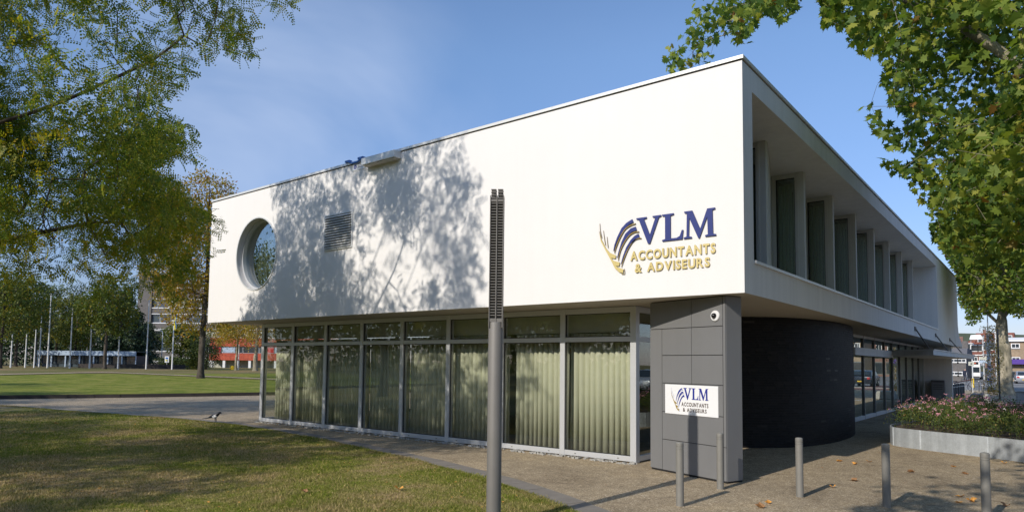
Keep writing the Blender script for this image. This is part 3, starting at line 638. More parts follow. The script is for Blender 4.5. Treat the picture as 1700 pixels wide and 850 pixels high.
# --- recessed sawtooth windows of the upper floor
for k in range(8):
    yk = 2.83+k*2.52; xl, xr = RX+.005, -.555
    w_ = None
    fr_ = MB()
    fr_.box(xl, xl+.09, yk-.03, yk+.06, OZ0+.003, OZ1-.003, 'side_frame'); fr_.box(xr-.19, xr, yk-.04, yk+.09, OZ0+.003, OZ1-.003, 'side_frame'); fr_.box(xr-.155, xr-.115, yk-.055, yk-.041, OZ0+.003, OZ1-.003, 'side_frame')
    fr_.box(xl+.091, xr-.191, yk-.03, yk+.06, OZ0+.003, OZ0+.08, 'side_frame'); fr_.box(xl+.091, xr-.191, yk-.03, yk+.06, OZ1-.10, OZ1-.003, 'side_frame')
    W = fr_.build('side_window', bld, bevel=.004)
    bxo('pane', W, xl+.085, xr-.185, yk+.012, yk+.02, OZ0+.075, OZ1-.095, 'glass_dark')
    mbg = MB(); mbg.box(xl+.091, xl+.105, yk-.012, yk+.011, OZ0+.08, OZ1-.1, 'joint_dark'); mbg.box(xr-.205, xr-.191, yk-.012, yk+.011, OZ0+.08, OZ1-.1, 'joint_dark'); mbg.box(xl+.106, xr-.206, yk-.012, yk+.011, OZ1-.114, OZ1-.1, 'joint_dark'); mbg.build('gasket', W)
    for q in range(5):
        bxo('blind_slat', W, xl+.1+q*.075, xl+.16+q*.075, yk+.16, yk+.165, OZ0+.02, OZ1-.2, 'blind')
    if k < 7 or True:
        y2 = yk+2.52 if k < 7 else OY1
        mbr = MB(); a = Vector((xr, yk+.091)); b = Vector((RX+.006, y2-.031)); n_ = Vector(((b-a).y, -(b-a).x)).normalized()*.03
        mbr.prism([tuple(a), tuple(b), tuple(b-n_), tuple(a-n_)], OZ0+.003, OZ1-.003, 'side_frame'); mbr.build('return_panel', bld)
bxo('recess_sill', bld, -.06, .03, OY0+.003, OY1-.003, OZ0+.002, OZ0+.045, 'coping')
# --- entrance canopy with tie rods
cz1, cz0 = 2.40, 2.20
ca, cb_ = hit(1531.8, 580, 2, cz1), hit(1549.4, 579.4, 2, cz1); ce = hit(1622, 590, 2, cz1); cl = hit(1421, 584, 2, cz1)
mb = MB(); mb.prism([(SX+.05, ca.y+1.2), (ca.x, ca.y), (cb_.x, cb_.y), (ce.x, min(ce.y, 30.0)), (-.2, 29.9), (SX+.05, 29.9)], cz0, cz1-.03, 'side_render'); cano = mb.build('canopy', bld)
mb = MB(); mb.prism([(SX+.05, ca.y+1.15), (ca.x-.02, ca.y-.04), (cb_.x+.03, cb_.y-.04), (ce.x+.03, 30.04), (-.25, 30.04), (-.25, 29.94), (SX+.05, 29.93)], cz1-.028, cz1, 'coping'); mb.build('canopy_cap', cano)
bxo('canopy_spine', cano, SX+.04, SX+.3, 12.8, ca.y+1.1, 2.12, 2.36, 'side_render')
for ya, xo, yo in ((16.4, .28, 17.4), (21.8, .35, 22.6), (26.9, .42, 27.6)):
    a = Vector((.02, ya, 3.05)); bb = Vector((xo, yo, cz1+.02))
    MB().tube([a, bb], .022, 8, 'steel_dark').build('tie_rod', cano); bxo('rod_plate', cano, .001, .03, ya-.12, ya+.12, 2.98, 3.12, 'steel_dark')
# --- box at the roof edge, blue bracket and small plate
bx = thing('gutter_box', 'long pale metal box hanging under the roof edge above the vent', 'box')
MB().box(-8.5, -7.4, -.2, -.005, 6.13, 6.285, 'coping').build('casing', bx, bevel=.006)
MB().box(-8.45, -7.45, -.17, -.03, 6.105, 6.128, 'soffit').build('underside', bx)
br = thing('roof_bracket', 'bright blue metal bracket on the roof edge beside the pale box', 'bracket')
MB().box(-9.26, -9.10, -.06, .03, HT+.004, HT+.05, 'bracket_blue').box(-8.8, -8.62, -.06, .03, HT+.004, HT+.05, 'bracket_blue').tube([(-9.18, -.05, HT+.02), (-8.98, -.06, HT-.05), (-8.8, -.06, HT-.05), (-8.66, -.06, HT+.0)], .022, 6, 'bracket_blue').build('bar', br, bevel=.004)
pl = thing('notice_plate', 'small white rectangular plate with a blue round symbol below the roof edge', 'sign')
MB().box(-9.02, -8.6, -.012, -.002, 6.13, 6.29, 'sign_white').build('board', pl)
MB().lathe([(0, 0), (.05, 0), (.05, .003), (0, .003)], 20, 'print_blue', Matrix.Translation((-8.93, -.0125, 6.21)) @ Matrix.Rotation(R(90), 4, 'X')).build('symbol', pl)
MB().xz([(-8.95, 6.19), (-8.91, 6.19), (-8.93, 6.235)], -.0185, -.016, 'sign_white').build('symbol_mark', pl)
for i in range(3): MB().box(-8.85, -8.63-.03*i, -.0135, -.0122, 6.25-.035*i, 6.262-.035*i, 'print_grey').build('text_line', pl)

# ================================================================== LOGO
GV = [(0, 1), (.42, 1), (.42, .95), (.31, .925), (.545, .3), (.77, .93), (.66, .95), (.66, 1), (1, 1), (1, .95), (.91, .925), (.55, -.03), (.47, -.03), (.1, .925), (0, .95)]
GL = [(0, 1), (.47, 1), (.47, .95), (.34, .925), (.34, .075), (.58, .075), (.7, .13), (.78, .34), (.84, .34), (.8, 0), (0, 0), (0, .05), (.12, .075), (.12, .925), (0, .95)]
GM = [(.0, 1), (.34, 1), (.66, .30), (.95, 1), (1.27, 1), (1.27, .95), (1.16, .925), (1.18, .075), (1.3, .05), (1.3, 0), (.86, 0), (.86, .05), (.97, .075), (.95, .72), (.63, -.03), (.58, -.03), (.21, .74), (.19, .075), (.31, .05), (.31, 0), (-.03, 0), (-.03, .05), (.09, .075), (.11, .925), (0, .95)]
LOGO = {'blue1': [(-2.16, 3.62), (-2.14, 3.72), (-2.09, 3.84), (-2.01, 3.98), (-1.92, 4.06), (-1.81, 4.11), (-1.79, 4.06), (-1.87, 4.03), (-1.96, 3.95), (-2.05, 3.84), (-2.11, 3.74), (-2.153, 3.62)],
'blue2': [(-2.09, 3.5), (-2.06, 3.61), (-2.01, 3.75), (-1.94, 3.88), (-1.84, 3.96), (-1.75, 3.98), (-1.73, 3.92), (-1.82, 3.9), (-1.91, 3.82), (-1.98, 3.73), (-2.04, 3.61), (-2.083, 3.5)],
'blue3': [(-2.02, 3.39), (-1.98, 3.52), (-1.92, 3.66), (-1.84, 3.77), (-1.77, 3.83), (-1.7, 3.86), (-1.68, 3.8), (-1.75, 3.77), (-1.84, 3.7), (-1.91, 3.6), (-1.965, 3.5), (-2.013, 3.39)],
'quill': [(-2.43, 3.98), (-2.39, 3.84), (-2.3, 3.68), (-2.23, 3.6), (-2.11, 3.54), (-2.12, 3.49), (-2.2, 3.51), (-2.16, 3.46), (-2.04, 3.42), (-2.05, 3.36), (-2.12, 3.37), (-2.07, 3.34), (-1.97, 3.3), (-1.98, 3.24), (-2.05, 3.26), (-2.13, 3.33), (-2.2, 3.46), (-2.31, 3.65), (-2.4, 3.81)]}
ARCS = [[(-2.14, 3.58), (-2.1, 3.7), (-2.03, 3.84), (-1.94, 3.96), (-1.84, 4.01), (-1.75, 4.03)], [(-2.07, 3.45), (-2.03, 3.61), (-1.95, 3.75), (-1.86, 3.85), (-1.77, 3.89), (-1.69, 3.89)],
        [(-2.01, 3.34), (-1.95, 3.5), (-1.88, 3.64), (-1.79, 3.75), (-1.72, 3.78), (-1.65, 3.78)]]
BARBS = [[(-2.42, 4.11), (-2.41, 3.98), (-2.38, 3.86)], [(-2.35, 3.98), (-2.33, 3.84), (-2.31, 3.73)], [(-2.28, 3.87), (-2.27, 3.76), (-2.26, 3.68)], [(-1.957, 3.31), (-1.95, 3.26), (-1.955, 3.225), (-2.01, 3.23)]]
def ribbon(P, w_):
    P = catmull([(a, b) for a, b in P], 5); l = []; r_ = []
    for i, p in enumerate(P):
        d = (P[min(i+1, len(P)-1)]-P[max(i-1, 0)]).normalized(); n_ = Vector((-d.y, d.x))*w_/2*(.5+.5*min(1, i/6)); l.append(tuple(p+n_)); r_.append(tuple(p-n_))
    return l+r_[::-1]
GLY = {}
def glyph(ch, bold=.034):
    if ch in GLY: return GLY[ch]
    cu = bpy.data.curves.new('c', 'FONT'); cu.body = ch; cu.size = 1; cu.fill_mode = 'BOTH'; cu.offset = bold; cu.resolution_u = 3; cu.extrude = .5
    o = bpy.data.objects.new('c', cu); COL.objects.link(o); bpy.context.view_layer.update()
    me = bpy.data.meshes.new_from_object(o.evaluated_get(bpy.context.evaluated_depsgraph_get())); bpy.data.objects.remove(o)
    v = np.zeros(len(me.vertices)*3); me.vertices.foreach_get('co', v); v = v.reshape(-1, 3)
    fs = [tuple(p.vertices) for p in me.polygons]; GLY[ch] = (v, fs, v[:, 0].min(), v[:, 0].max()); return GLY[ch]
CAP = None
def text_letters(s, x0, x1, zb, cap, depth, parent, place, front, side, name='letter'):
    """letters of s between x0 and x1, cap height cap"""
    hv = glyph('H')[0]; capu = hv[:, 1].max(); ws = [.32 if c == ' ' else glyph(c)[3]-glyph(c)[2] for c in s]; gap = .105
    tot = sum(ws)+gap*(len(s)-1); sx = (x1-x0)/tot; x = 0
    for c, w_ in zip(s, ws):
        if c != ' ':
            v, fs, a, b = glyph(c); V = np.empty_like(v); V[:, 0] = x0+(x+v[:, 0]-a)*sx; V[:, 1] = -(v[:, 2]+.5)*depth; V[:, 2] = zb+v[:, 1]/capu*cap
            m_ = MB(); P3 = [place(*p) for p in V.tolist()]
            ff = []; sd = []
            for f in fs:
                nz = abs(Vector((v[f[1]]-v[f[0]])).cross(Vector(v[f[2]]-v[f[0]])).normalized().z) if len(f) > 2 else 0
                (ff if nz > .5 else sd).append(f)
            m_.add(P3, ff, front); k0 = len(m_.f); m_.f += sd; m_.m += [m_.mi(side)]*len(sd)
            m_.build(name, parent)
        x += w_+gap
def logo(root, fn, y_off, depth, blue, gold, thin, textm, side, shadow=False):
    """fn maps (x, y, z) of the wall drawing to the place it stands"""
    def bx_(name, poly, mat):
        m_ = MB(); m_.xz(poly, -depth-y_off, -y_off, mat, side or mat); m_.v = [tuple(fn(*v)) for v in m_.v]; m_.build(name, root)
    for k, v in LOGO.items(): bx_('emblem_stroke', v, blue if 'blue' in k else gold)
    for a in ARCS: bx_('emblem_arc', ribbon(a, .014), thin)
    for a in BARBS: bx_('emblem_barb', ribbon(a, .007), thin)
    for g_, x0, x1, wd in ((GV, -1.735, -1.30, 1.), (GL, -1.285, -.93, .84), (GM, -.925, -.41, 1.33)):
        bx_('letter', [(x0+(a+.0 if g_ is not GM else a+.03)*(x1-x0)/wd, 3.69+b*.425) for a, b in g_], blue)
    pl_ = lambda x, y, z: fn(x, y-y_off, z)
    text_letters('ACCOUNTANTS', -1.845, -.42, 3.435, .145, depth, root, pl_, textm, side or textm)
    text_letters('& ADVISEURS', -1.765, -.51, 3.235, .138, depth, root, pl_, textm, side or textm)
lg = thing('wall_sign', 'large raised blue and gold VLM accountants lettering and quill emblem on the white wall', 'sign')
logo(lg, lambda x, y, z: (x, y, z), .013, .012, 'paint_blue', 'gold_text', 'print_gold', 'gold_text', 'letter_side')
# small sign board on the pillar
sb = thing('sign_board', 'small white board with the blue VLM print fixed to the grey pillar', 'sign')
MB().box(.364, 1.476, .002, .012, .962, 1.436, 'sign_white', PIL).build('board', sb, bevel=.002)
sx_, sz_ = .365, .335
def board_fn(x, y, z):
    # drawing x -2.43..-.41 -> board .505..1.27 ; z 3.235..4.115 -> 1.02..1.385
    u = .50+(x+2.43)/2.02*.79; v_ = 1.015+(z-3.235)/.88*.375
    return PIL @ Vector((u, .012-y, v_))
logo(sb, board_fn, .0012, .0006, 'print_blue', 'print_gold', 'print_blue', 'print_grey', None)

# ================================================================== STREET FURNITURE NEAR
lp = thing('lamp_post', 'tall grey square-headed light column with slotted sides at the lawn edge', 'lamp post', (-1.27, -4.12, 0), R(36))
ZS = 2.19
MB().lathe([(.079, 0), (.079, ZS-.01), (.074, ZS)], 32, 'steel_pole').build('pole', lp, smooth=35)
MB().lathe([(.12, 0), (.12, .012), (.085, .02)], 24, 'steel_pole').build('base_plate', lp, smooth=35)
mb = MB()
for xa, xb in ((-.076, -.066), (-.006, .006), (.066, .076)): mb.box(xa, xb, -.066, .066, ZS-.06, 3.57, 'steel_pole')
mb.box(-.0655, .0655, -.012, .012, ZS, 3.555, 'steel_pole'); mb.box(-.0655, .0655, -.06, .06, ZS, ZS+.04, 'steel_pole')
mb.box(-.0655, .0655, -.06, .06, 3.50, 3.53, 'steel_pole')
mb.build('head_frame', lp, bevel=.002)
mb = MB()
for i in range(46):
    z = ZS+.07+i*.0305
    for xa, xb in ((-.065, -.0085), (.0085, .065)):
        for s in (-1, 1):
            ya, yb = (-.056, -.0125) if s < 0 else (.0125, .056)
            mb.box(xa, xb, ya, yb, z, z+.009, 'steel_pole')
tag(mb.build('louvre_stack', lp), kind='stuff')
bo = thing('bollard', 'slim grey steel bollard in front of the small white sign board', 'bollard', (-.23, -1.74, 0), group='slim steel bollards on the forecourt')
MB().lathe([(.048, -.02), (.048, .70), (.044, .703), (.044, .708), (.048, .711), (.048, .728), (.044, .731), (.044, .736), (.048, .739), (.048, .745)], 28, 'bollard_grey').build('post', bo, smooth=30)
MB().lathe([(.048, .7455), (.048, .778), (.040, .79), (.015, .795), (.0, .796)], 28, 'bollard_grey').build('cap', bo, smooth=30)
MB().lathe([(.06, .001), (.058, .003), (.0485, .005)], 20, 'aggregate').build('collar', bo, smooth=30)
for (x, y), lb in (((-.28, -.28), 'slim bollard standing at the right foot of the grey pillar'), ((.75, -.11), 'slim bollard in front of the curved black brick wall'), ((1.78, -.07), 'slim bollard in front of the left end of the metal planter'),
                   ((2.82, -.27), 'bluish shaded bollard at the right, in front of the middle of the planter')):
    copy_tree(bo, None, (x, y, 0), random.uniform(0, 6), lb)
# planter: curved galvanised wall of sheet segments
def ppl(n_):
    P = [(1.9, 16.0), (1.1, 13.0), (.62, 10.2), (.5, 8.9), (.52, 8.1), (.66, 7.65), (.95, 7.38), (1.6, 7.0), (2.46, 6.62), (3.2, 6.2), (4.4, 5.5), (6.2, 4.6)]
    return catmull(P, n_)
pc = ppl(6); pt = thing('planter', 'low curved galvanised metal planter wall holding pink flowering shrubs', 'planter')
PH = .41
ln = 0; seg = []
cuts = [0, 18, 30, 39, 48, 54, 60, len(pc)-1]
for a, b in zip(cuts[:-1], cuts[1:]):
    mb = MB(); vs = []
    for p, q in zip(pc[a:b+1], pc[a+1:b+1]+[pc[min(b+1, len(pc)-1)]]):
        d = (q-p).normalized() if (q-p).length > 1e-6 else d; n_ = Vector((-d.y, d.x)); vs += [(p.x, p.y, .0), (p.x, p.y, PH), (p.x+n_.x*.03, p.y+n_.y*.03, PH), (p.x+n_.x*.03, p.y+n_.y*.03, 0)]
    m_ = b-a+1; mb.add(vs, [(4*i+j, 4*i+4+j, 4*i+4+(j+1) % 4, 4*i+(j+1) % 4) for i in range(m_-1) for j in range(4)]+[(3, 2, 1, 0), (4*m_-4, 4*m_-3, 4*m_-2, 4*m_-1)], 'galvanised')
    mb.build('metal_sheet', pt, smooth=40)
mb = MB(); mb.add([(p.x, p.y, PH-.06) for p in pc]+[(6.5, 9, PH-.06), (6, 16, PH-.06)], [tuple(range(len(pc)+2))], 'soil'); mb.build('soil', pt)
# thin weld strips
for i in cuts[1:-1]:
    p = pc[i]; bxo('weld_strip', pt, p.x-.012, p.x+.012, p.y-.008, p.y+.004, .005, PH-.003, 'galvanised')

# ================================================================== TREES
def leaf_tpl(kind):
    if kind == 'locust':        # pinnate leaf, along +X, drooping
        V = []; Q = []
        n_ = 6; Lr = .165
        for i in range(n_):
            u = .02+Lr*(i+.5)/n_; z = -.5*u*u*5
            for s in (-1, 1):
                l = .042*(1-.35*abs(i/n_-.45)); wv = .0115
                a = Vector((u, 0, z)); dr = Vector((.35, s*1., -.25)).normalized(); pr_ = Vector((1, -s*.35, 0)).normalized()
                k = len(V); V += [a, a+dr*l*.5+pr_*wv, a+dr*l, a+dr*l*.5-pr_*wv]; Q.append((k, k+1, k+2, k+3))
        return np.array([list(v) for v in V]), [np.array(Q)]
    if kind == 'plane':
        pol = [(0, .0), (-.10, .02), (-.42, -.02), (-.30, .20), (-.56, .38), (-.30, .44), (-.34, .66), (-.14, .60), (0, 1.0), (.14, .60), (.34, .66), (.30, .44), (.56, .38), (.30, .20), (.42, -.02), (.10, .02)]
        V = [(0, .3, -.03)]+[(x, y, .05*abs(x)-.12*y*y) for x, y in pol]; n_ = len(pol)
        return np.array([(y, x, z) for x, y, z in V]), [np.array([(0, 1+(i+1) % n_, 1+i) for i in range(n_)])]
    V = [(0, 0, 0), (.5, .28, -.04), (1, 0, -.1), (.5, -.28, -.04)]
    return np.array(V), [np.array([(0, 1, 2, 3)])]
def rand_frames(n_, d, rg, flat=.6):
    """rotation matrices with x axis near d (n,3) and normal biased upward"""
    x = d/np.linalg.norm(d, axis=1, keepdims=True); up = rg.normal(size=(n_, 3))*(1-flat)+np.array([0, 0, 1])*flat
    y = np.cross(up, x); y /= np.linalg.norm(y, axis=1, keepdims=True)+1e-9; z = np.cross(x, y); return np.stack([x, y, z], axis=2)
def scatter(name, tpl, P, Rm, S, mat, parent):
    V, Fs = tpl; nv = len(V); W = np.einsum('nij,vj->nvi', Rm, V)*S[:, None, None]+P[:, None, :]
    off = (np.arange(len(P))*nv)[:, None, None]
    FF = [(f[None]+off).reshape(-1, f.shape[1]) for f in Fs]
    return npmesh(name, W.reshape(-1, 3), FF, mat, parent)
def grow(limbs, targets, step=.4, rg=rng, outw=.25):
    cap = 4+sum(len(l) for l in limbs)*12+len(targets)*14; X = np.zeros((cap, 3)); par = np.full(cap, -1); dep = np.zeros(cap); n_ = 0
    for li, lm in enumerate(limbs):
        prev = -1
        if li:
            d = np.linalg.norm(X[:n_]-np.array(lm[0]), axis=1); prev = int(np.argmin(d))
        pts = [np.array(p, float) for p in lm]
        cs = catmull3(pts, 6)
        for p in cs:
            X[n_] = p; par[n_] = prev; dep[n_] = 0 if prev < 0 else dep[prev]+np.linalg.norm(p-X[prev]); prev = n_; n_ += 1
    root = X[0].copy(); tr0 = n_
    T = targets[np.argsort(np.min(np.linalg.norm(targets[:, None, :]-X[None, :n_:2, :], axis=2), axis=1))]
    ends = []
    lo = X[:n_, 2].min()+.35*(X[:n_, 2].max()-X[:n_, 2].min())
    ok0 = X[:, 2] > lo-1e9
    for t_ in T:
        d = np.linalg.norm(X[:n_]-t_, axis=1)+outw*dep[:n_]*.35
        d[:tr0] += (X[:tr0, 2] < lo)*3
        j = int(np.argmin(d)); a = X[j]; v = t_-a; l = np.linalg.norm(v); m_ = max(1, int(l/step)); prev = j
        pd = a-X[par[j]] if par[j] >= 0 else v; pd = pd/(np.linalg.norm(pd)+1e-9)*l*.35
        for k in range(1, m_+1):
            s = k/m_; q = a+v*s+pd*s*(1-s)*1.2+rg.normal(size=3)*.04*l*s*(1-s)
            if n_ >= cap: break
            X[n_] = q; par[n_] = prev; dep[n_] = dep[prev]+np.linalg.norm(q-X[prev]); prev = n_; n_ += 1
        ends.append(prev)
    return X[:n_], par[:n_], np.array(ends)
def catmull3(P, n_):
    if len(P) < 2: return P
    P = [2*P[0]-P[1]]+P+[2*P[-1]-P[-2]]; out = []
    for i in range(1, len(P)-2):
        for k in range(n_):
            t_ = k/n_; a, b, c, d = P[i-1:i+3]; out.append(.5*((2*b)+(c-a)*t_+(2*a-5*b+4*c-d)*t_*t_+(3*b-a-3*c+d)*t_**3))
    out.append(P[-2]); return out
def wood(X, par, r_tip, r_root):
    n_ = len(X); cnt = np.zeros(n_); has = np.zeros(n_, bool); has[par[par >= 0]] = True; cnt[~has] = 1
    for i in range(n_-1, 0, -1):
        if par[i] >= 0: cnt[par[i]] += cnt[i]
    e = math.log(r_root/r_tip)/math.log(max(cnt[0], 2)); rr_ = r_tip*cnt**e
    return rr_*np.where(X[:, 2] > X[0, 2]+.28*(X[:, 2].max()-X[0, 2]), .78, 1.)
def frusta(name, X, par, r, sel, k, mat, parent, flare=None):
    i = np.where(sel & (par >= 0))[0]
    if not len(i): return None
    a, b = X[par[i]], X[i]; ra, rb = np.minimum(r[par[i]], r[i]*1.35), r[i].copy()
    d = b-a; d /= np.linalg.norm(d, axis=1, keepdims=True)+1e-9
    ref = np.where(np.abs(d[:, 2:3]) < .95, np.array([[0, 0, 1.]]), np.array([[1., 0, 0]])) if k < 8 else np.tile(np.array([[.9, .1, .05]]), (len(i), 1))
    u = np.cross(d, ref); u /= np.linalg.norm(u, axis=1, keepdims=True)+1e-9; v = np.cross(d, u)
    q = 2*np.pi*np.arange(k)/k; ring = u[:, None, :]*np.cos(q)[None, :, None]+v[:, None, :]*np.sin(q)[None, :, None]
    V = np.concatenate([a[:, None]-d[:, None]*.02*ra[:, None, None]+ring*ra[:, None, None], b[:, None]+ring*rb[:, None, None]], axis=1)
    F0 = np.array([(j, (j+1) % k, (j+1) % k+k, j+k) for j in range(k)]); off = (np.arange(len(i))*2*k)[:, None, None]
    return npmesh(name, V.reshape(-1, 3), [(F0[None]+off).reshape(-1, 4)], mat, parent, smooth=True)
def ellipsoid_pts(n_, els, rg, hollow=.35):
    out = []; tot = sum(e[3]*e[4]*e[5] for e in els)
    for (cx, cy, cz, rx, ry, rz) in els:
        m_ = int(n_*rx*ry*rz/tot)+1; d = rg.normal(size=(m_, 3)); d /= np.linalg.norm(d, axis=1, keepdims=True)
        rr = (hollow**3+(1-hollow**3)*rg.random(m_))**(1/3)
        out.append(np.array([cx, cy, cz])+d*rr[:, None]*np.array([rx, ry, rz]))
    return np.concatenate(out)
def clump(P, scale, seed, thr):
    g_ = np.random.default_rng(seed); K = g_.normal(size=(10, 3))/scale; ph = g_.random(10)*6.28
    return np.sin(P@K.T+ph).sum(1) > thr
def tree(name, label, base, limbs, els, n_t, n_leaf, kind, leafm, bark, r_root, r_tip=.006, lsize=1., keep=None, thr=-1.2, cl=1.0, group=None, seed=1, spread=.25, up=.0, cat='tree', leafkeep=None, step=.4, hollow=.35, flat=.6, tipf=2.6, per=1):
    rg = np.random.default_rng(seed); T = thing(name, label, cat, base, group=group); B = np.array(base, float)
    P = ellipsoid_pts(n_t, els, rg, hollow)+B; P = P[clump(P, cl, seed, thr)]
    if keep is not None: P = P[keep(P)]
    P = P[P[:, 2] > 1.2+B[2]*0]
    X, par, ends = grow([[np.array(q)+B for q in l] for l in limbs], P, step=step, rg=rg)
    r = wood(X, par, r_tip, r_root); zz = X[:, 2]-B[2]; r = r*(1+.55*np.exp(-zz/.35)*(r > .4*r_root))
    Xl = X-B
    frusta('trunk', Xl, par, r, r > .055, 12, bark, T)
    o = frusta('branches', Xl, par, r, (r <= .055), 4, bark, T)
    if o: tag(o, kind='stuff')
    # leaves along the outer twigs
    tipn = np.where(r < r_tip*tipf)[0]
    if per > 1:      # sprays: several leaves share one short twig, so the crown reads as clusters with gaps
        pick = tipn[rg.integers(0, len(tipn), n_leaf//per)]; cen = X[pick]+rg.normal(size=(len(pick), 3))*spread*1.1; ax = rg.normal(size=(len(pick), 3))*np.array([1, 1, .35])+np.array([0, 0, -.25]); ax /= np.linalg.norm(ax, axis=1, keepdims=True)
        wts = np.repeat(pick, per); tt = np.tile(np.linspace(0, 1, per), len(pick)); C0 = np.repeat(cen, per, axis=0)+np.repeat(ax, per, axis=0)*tt[:, None]*spread*2.6
        C0[:, 2] -= .35*spread*tt**2*2
    else: wts = tipn[rg.integers(0, len(tipn), n_leaf)]; C0 = None
    C = (X[wts] if C0 is None else C0)+rg.normal(size=(len(wts), 3))*spread*np.array([1, 1, .8])*(1 if C0 is None else .28)
    dd = X[wts]-X[par[wts]] if C0 is None else np.repeat(ax, per, axis=0)
    if leafkeep is not None: m_ = leafkeep(C); C = C[m_]; wts = wts[m_]; dd = dd[m_]
    d = dd; d /= np.linalg.norm(d, axis=1, keepdims=True)+1e-9
    d = d*.5+rg.normal(size=d.shape)*.6+np.array([0, 0, up-.35])
    S = lsize*(.7+.6*rg.random(len(C)))
    lf = scatter('crown', leaf_tpl(kind), C-B, rand_frames(len(C), d, rg, flat), S, leafm, T); tag(lf, kind='stuff')
    return T, C, d, S, rg
def n_t_leaf(n_leaf, P): return n_leaf

# --- the near locust tree at the left: crown known from its picture outline and from its shadow on the wall
SKY_L = [(-3000, -3000), (545, -3000), (540, 5), (528, 42), (505, 46), (490, 22), (455, 18), (440, 12), (405, 45), (433, 92), (412, 98), (372, 84), (345, 92), (330, 100), (312, 108), (308, 128), (296, 150), (270, 165), (258, 172), (262, 190), (322, 208), (328, 226), (305, 240),
         (332, 262), (298, 258), (250, 262), (250, 280), (318, 300), (316, 326), (292, 318), (318, 338), (352, 352), (372, 372), (382, 408), (370, 434), (348, 424), (335, 440), (318, 452), (330, 478), (300, 500), (262, 488), (235, 492), (200, 470), (170, 500), (120, 520), (60, 540), (0, 560), (-3000, 700)]
WALLSH = [(398, 532), (400, 498), (428, 480), (455, 455), (452, 420), (450, 378), (472, 345), (430, 328), (470, 306), (523, 283), (580, 262), (640, 243), (700, 228), (762, 215), (768, 262), (800, 290), (792, 330), (808, 400), (790, 432), (806, 470), (788, 500), (800, 536)]
WS = []
for px, py in WALLSH: h_ = hit(px, py, 1, 0); WS.append((h_.x, min(h_.z, 8.5)))
WS[0] = (WS[0][0], 1.0); WS[-1] = (WS[-1][0], 1.0); top_ = max(z for x, z in WS)
for i, (px, py) in enumerate(WALLSH):
    if 6 < i < 14: WS[i] = (WS[i][0], WS[i][1]+.12)
def shadow_at(P):
    t_ = -P[:, 1]/SUNV.y; return P[:, 0]+SUNV.x*t_, P[:, 2]+SUNV.z*t_, t_
def keepL(P, soft=0):
    px, py, dz = project(P); inf = (dz > .5) & (px > -40) & (px < 1750) & (py > -60) & (py < 900)
    ok = ~inf | inpoly(px, py, SKY_L)
    # no foliage right in front of the lens
    ok &= ~((dz > 0) & (dz < 4.0) & (px > -300))
    wx, wz, t_ = shadow_at(P); onw = (wz > 2.75) & (wz < 6.32) & (wx > -16) & (wx < 1) & (t_ > 0)
    ok &= ~onw | inpoly(wx, wz, WS)
    up_ = (wz >= 6.32) & (t_ > 0); ok &= ~up_ | ((wx > -12.6) & (wx < -5.9))
    low = (wz <= 2.75) & (t_ > 0); ok &= ~low | ((wx < -3.7))
    return ok & (P[:, 2] > 2.6)
bx0, by0 = -10.45, -8.6
Ltr, LC, Ld, LS_, rgL = tree('locust_tree', 'feathery green and yellowing tree whose branches hang into the upper left of the view', (bx0, by0, 0),
    [[(0, 0, 0), (.05, .05, 1.6), (-.05, .1, 3.2), (.1, .1, 4.9), (.2, .2, 6.6), (.35, .5, 8.2), (.5, .7, 10.0)],
     [(.05, .1, 3.6), (.9, 1.3, 4.9), (1.6, 2.6, 5.8), (2.6, 3.6, 6.6)], [(-.02, .1, 3.3), (-.9, 1.3, 4.2), (-1.6, 2.8, 4.6)], [(.1, .1, 4.9), (-1.0, .2, 6.6), (-1.9, .5, 8.6)], [(.2, .2, 6.6), (1.5, .3, 8.4), (2.6, .6, 10.2)],
     [(.1, .1, 4.6), (1.2, .2, 6.0), (2.6, .6, 7.6), (3.6, .9, 9.2)], [(.2, .2, 7.2), (-.5, .3, 9.0), (-.9, .4, 10.8)], [(.0, .1, 3.0), (.8, 1.6, 3.4), (1.4, 3.2, 4.0)]],
    [(.8, .6, 8.4, 4.9, 3.8, 3.4), (2.4, 3.4, 6.4, 3.4, 2.6, 2.6), (-1.6, 3.4, 4.7, 3.9, 3.2, 2.0), (1.2, 2.6, 4.8, 3.4, 3.0, 1.6), (3.9, 5.3, 7.8, 1.7, 1.3, 1.1), (3.6, 5.2, 7.7, 1.9, 1.4, 1.2), (3.0, 4.6, 7.4, 2.0, 1.6, 1.3)], 4300, 32000, 'locust', 'leaf_locust', 'bark_dark', .17, r_tip=.0026, keep=keepL, leafkeep=keepL, thr=.35, cl=.7, seed=11, spread=.15, step=.3, per=9, lsize=1.15, flat=.35)

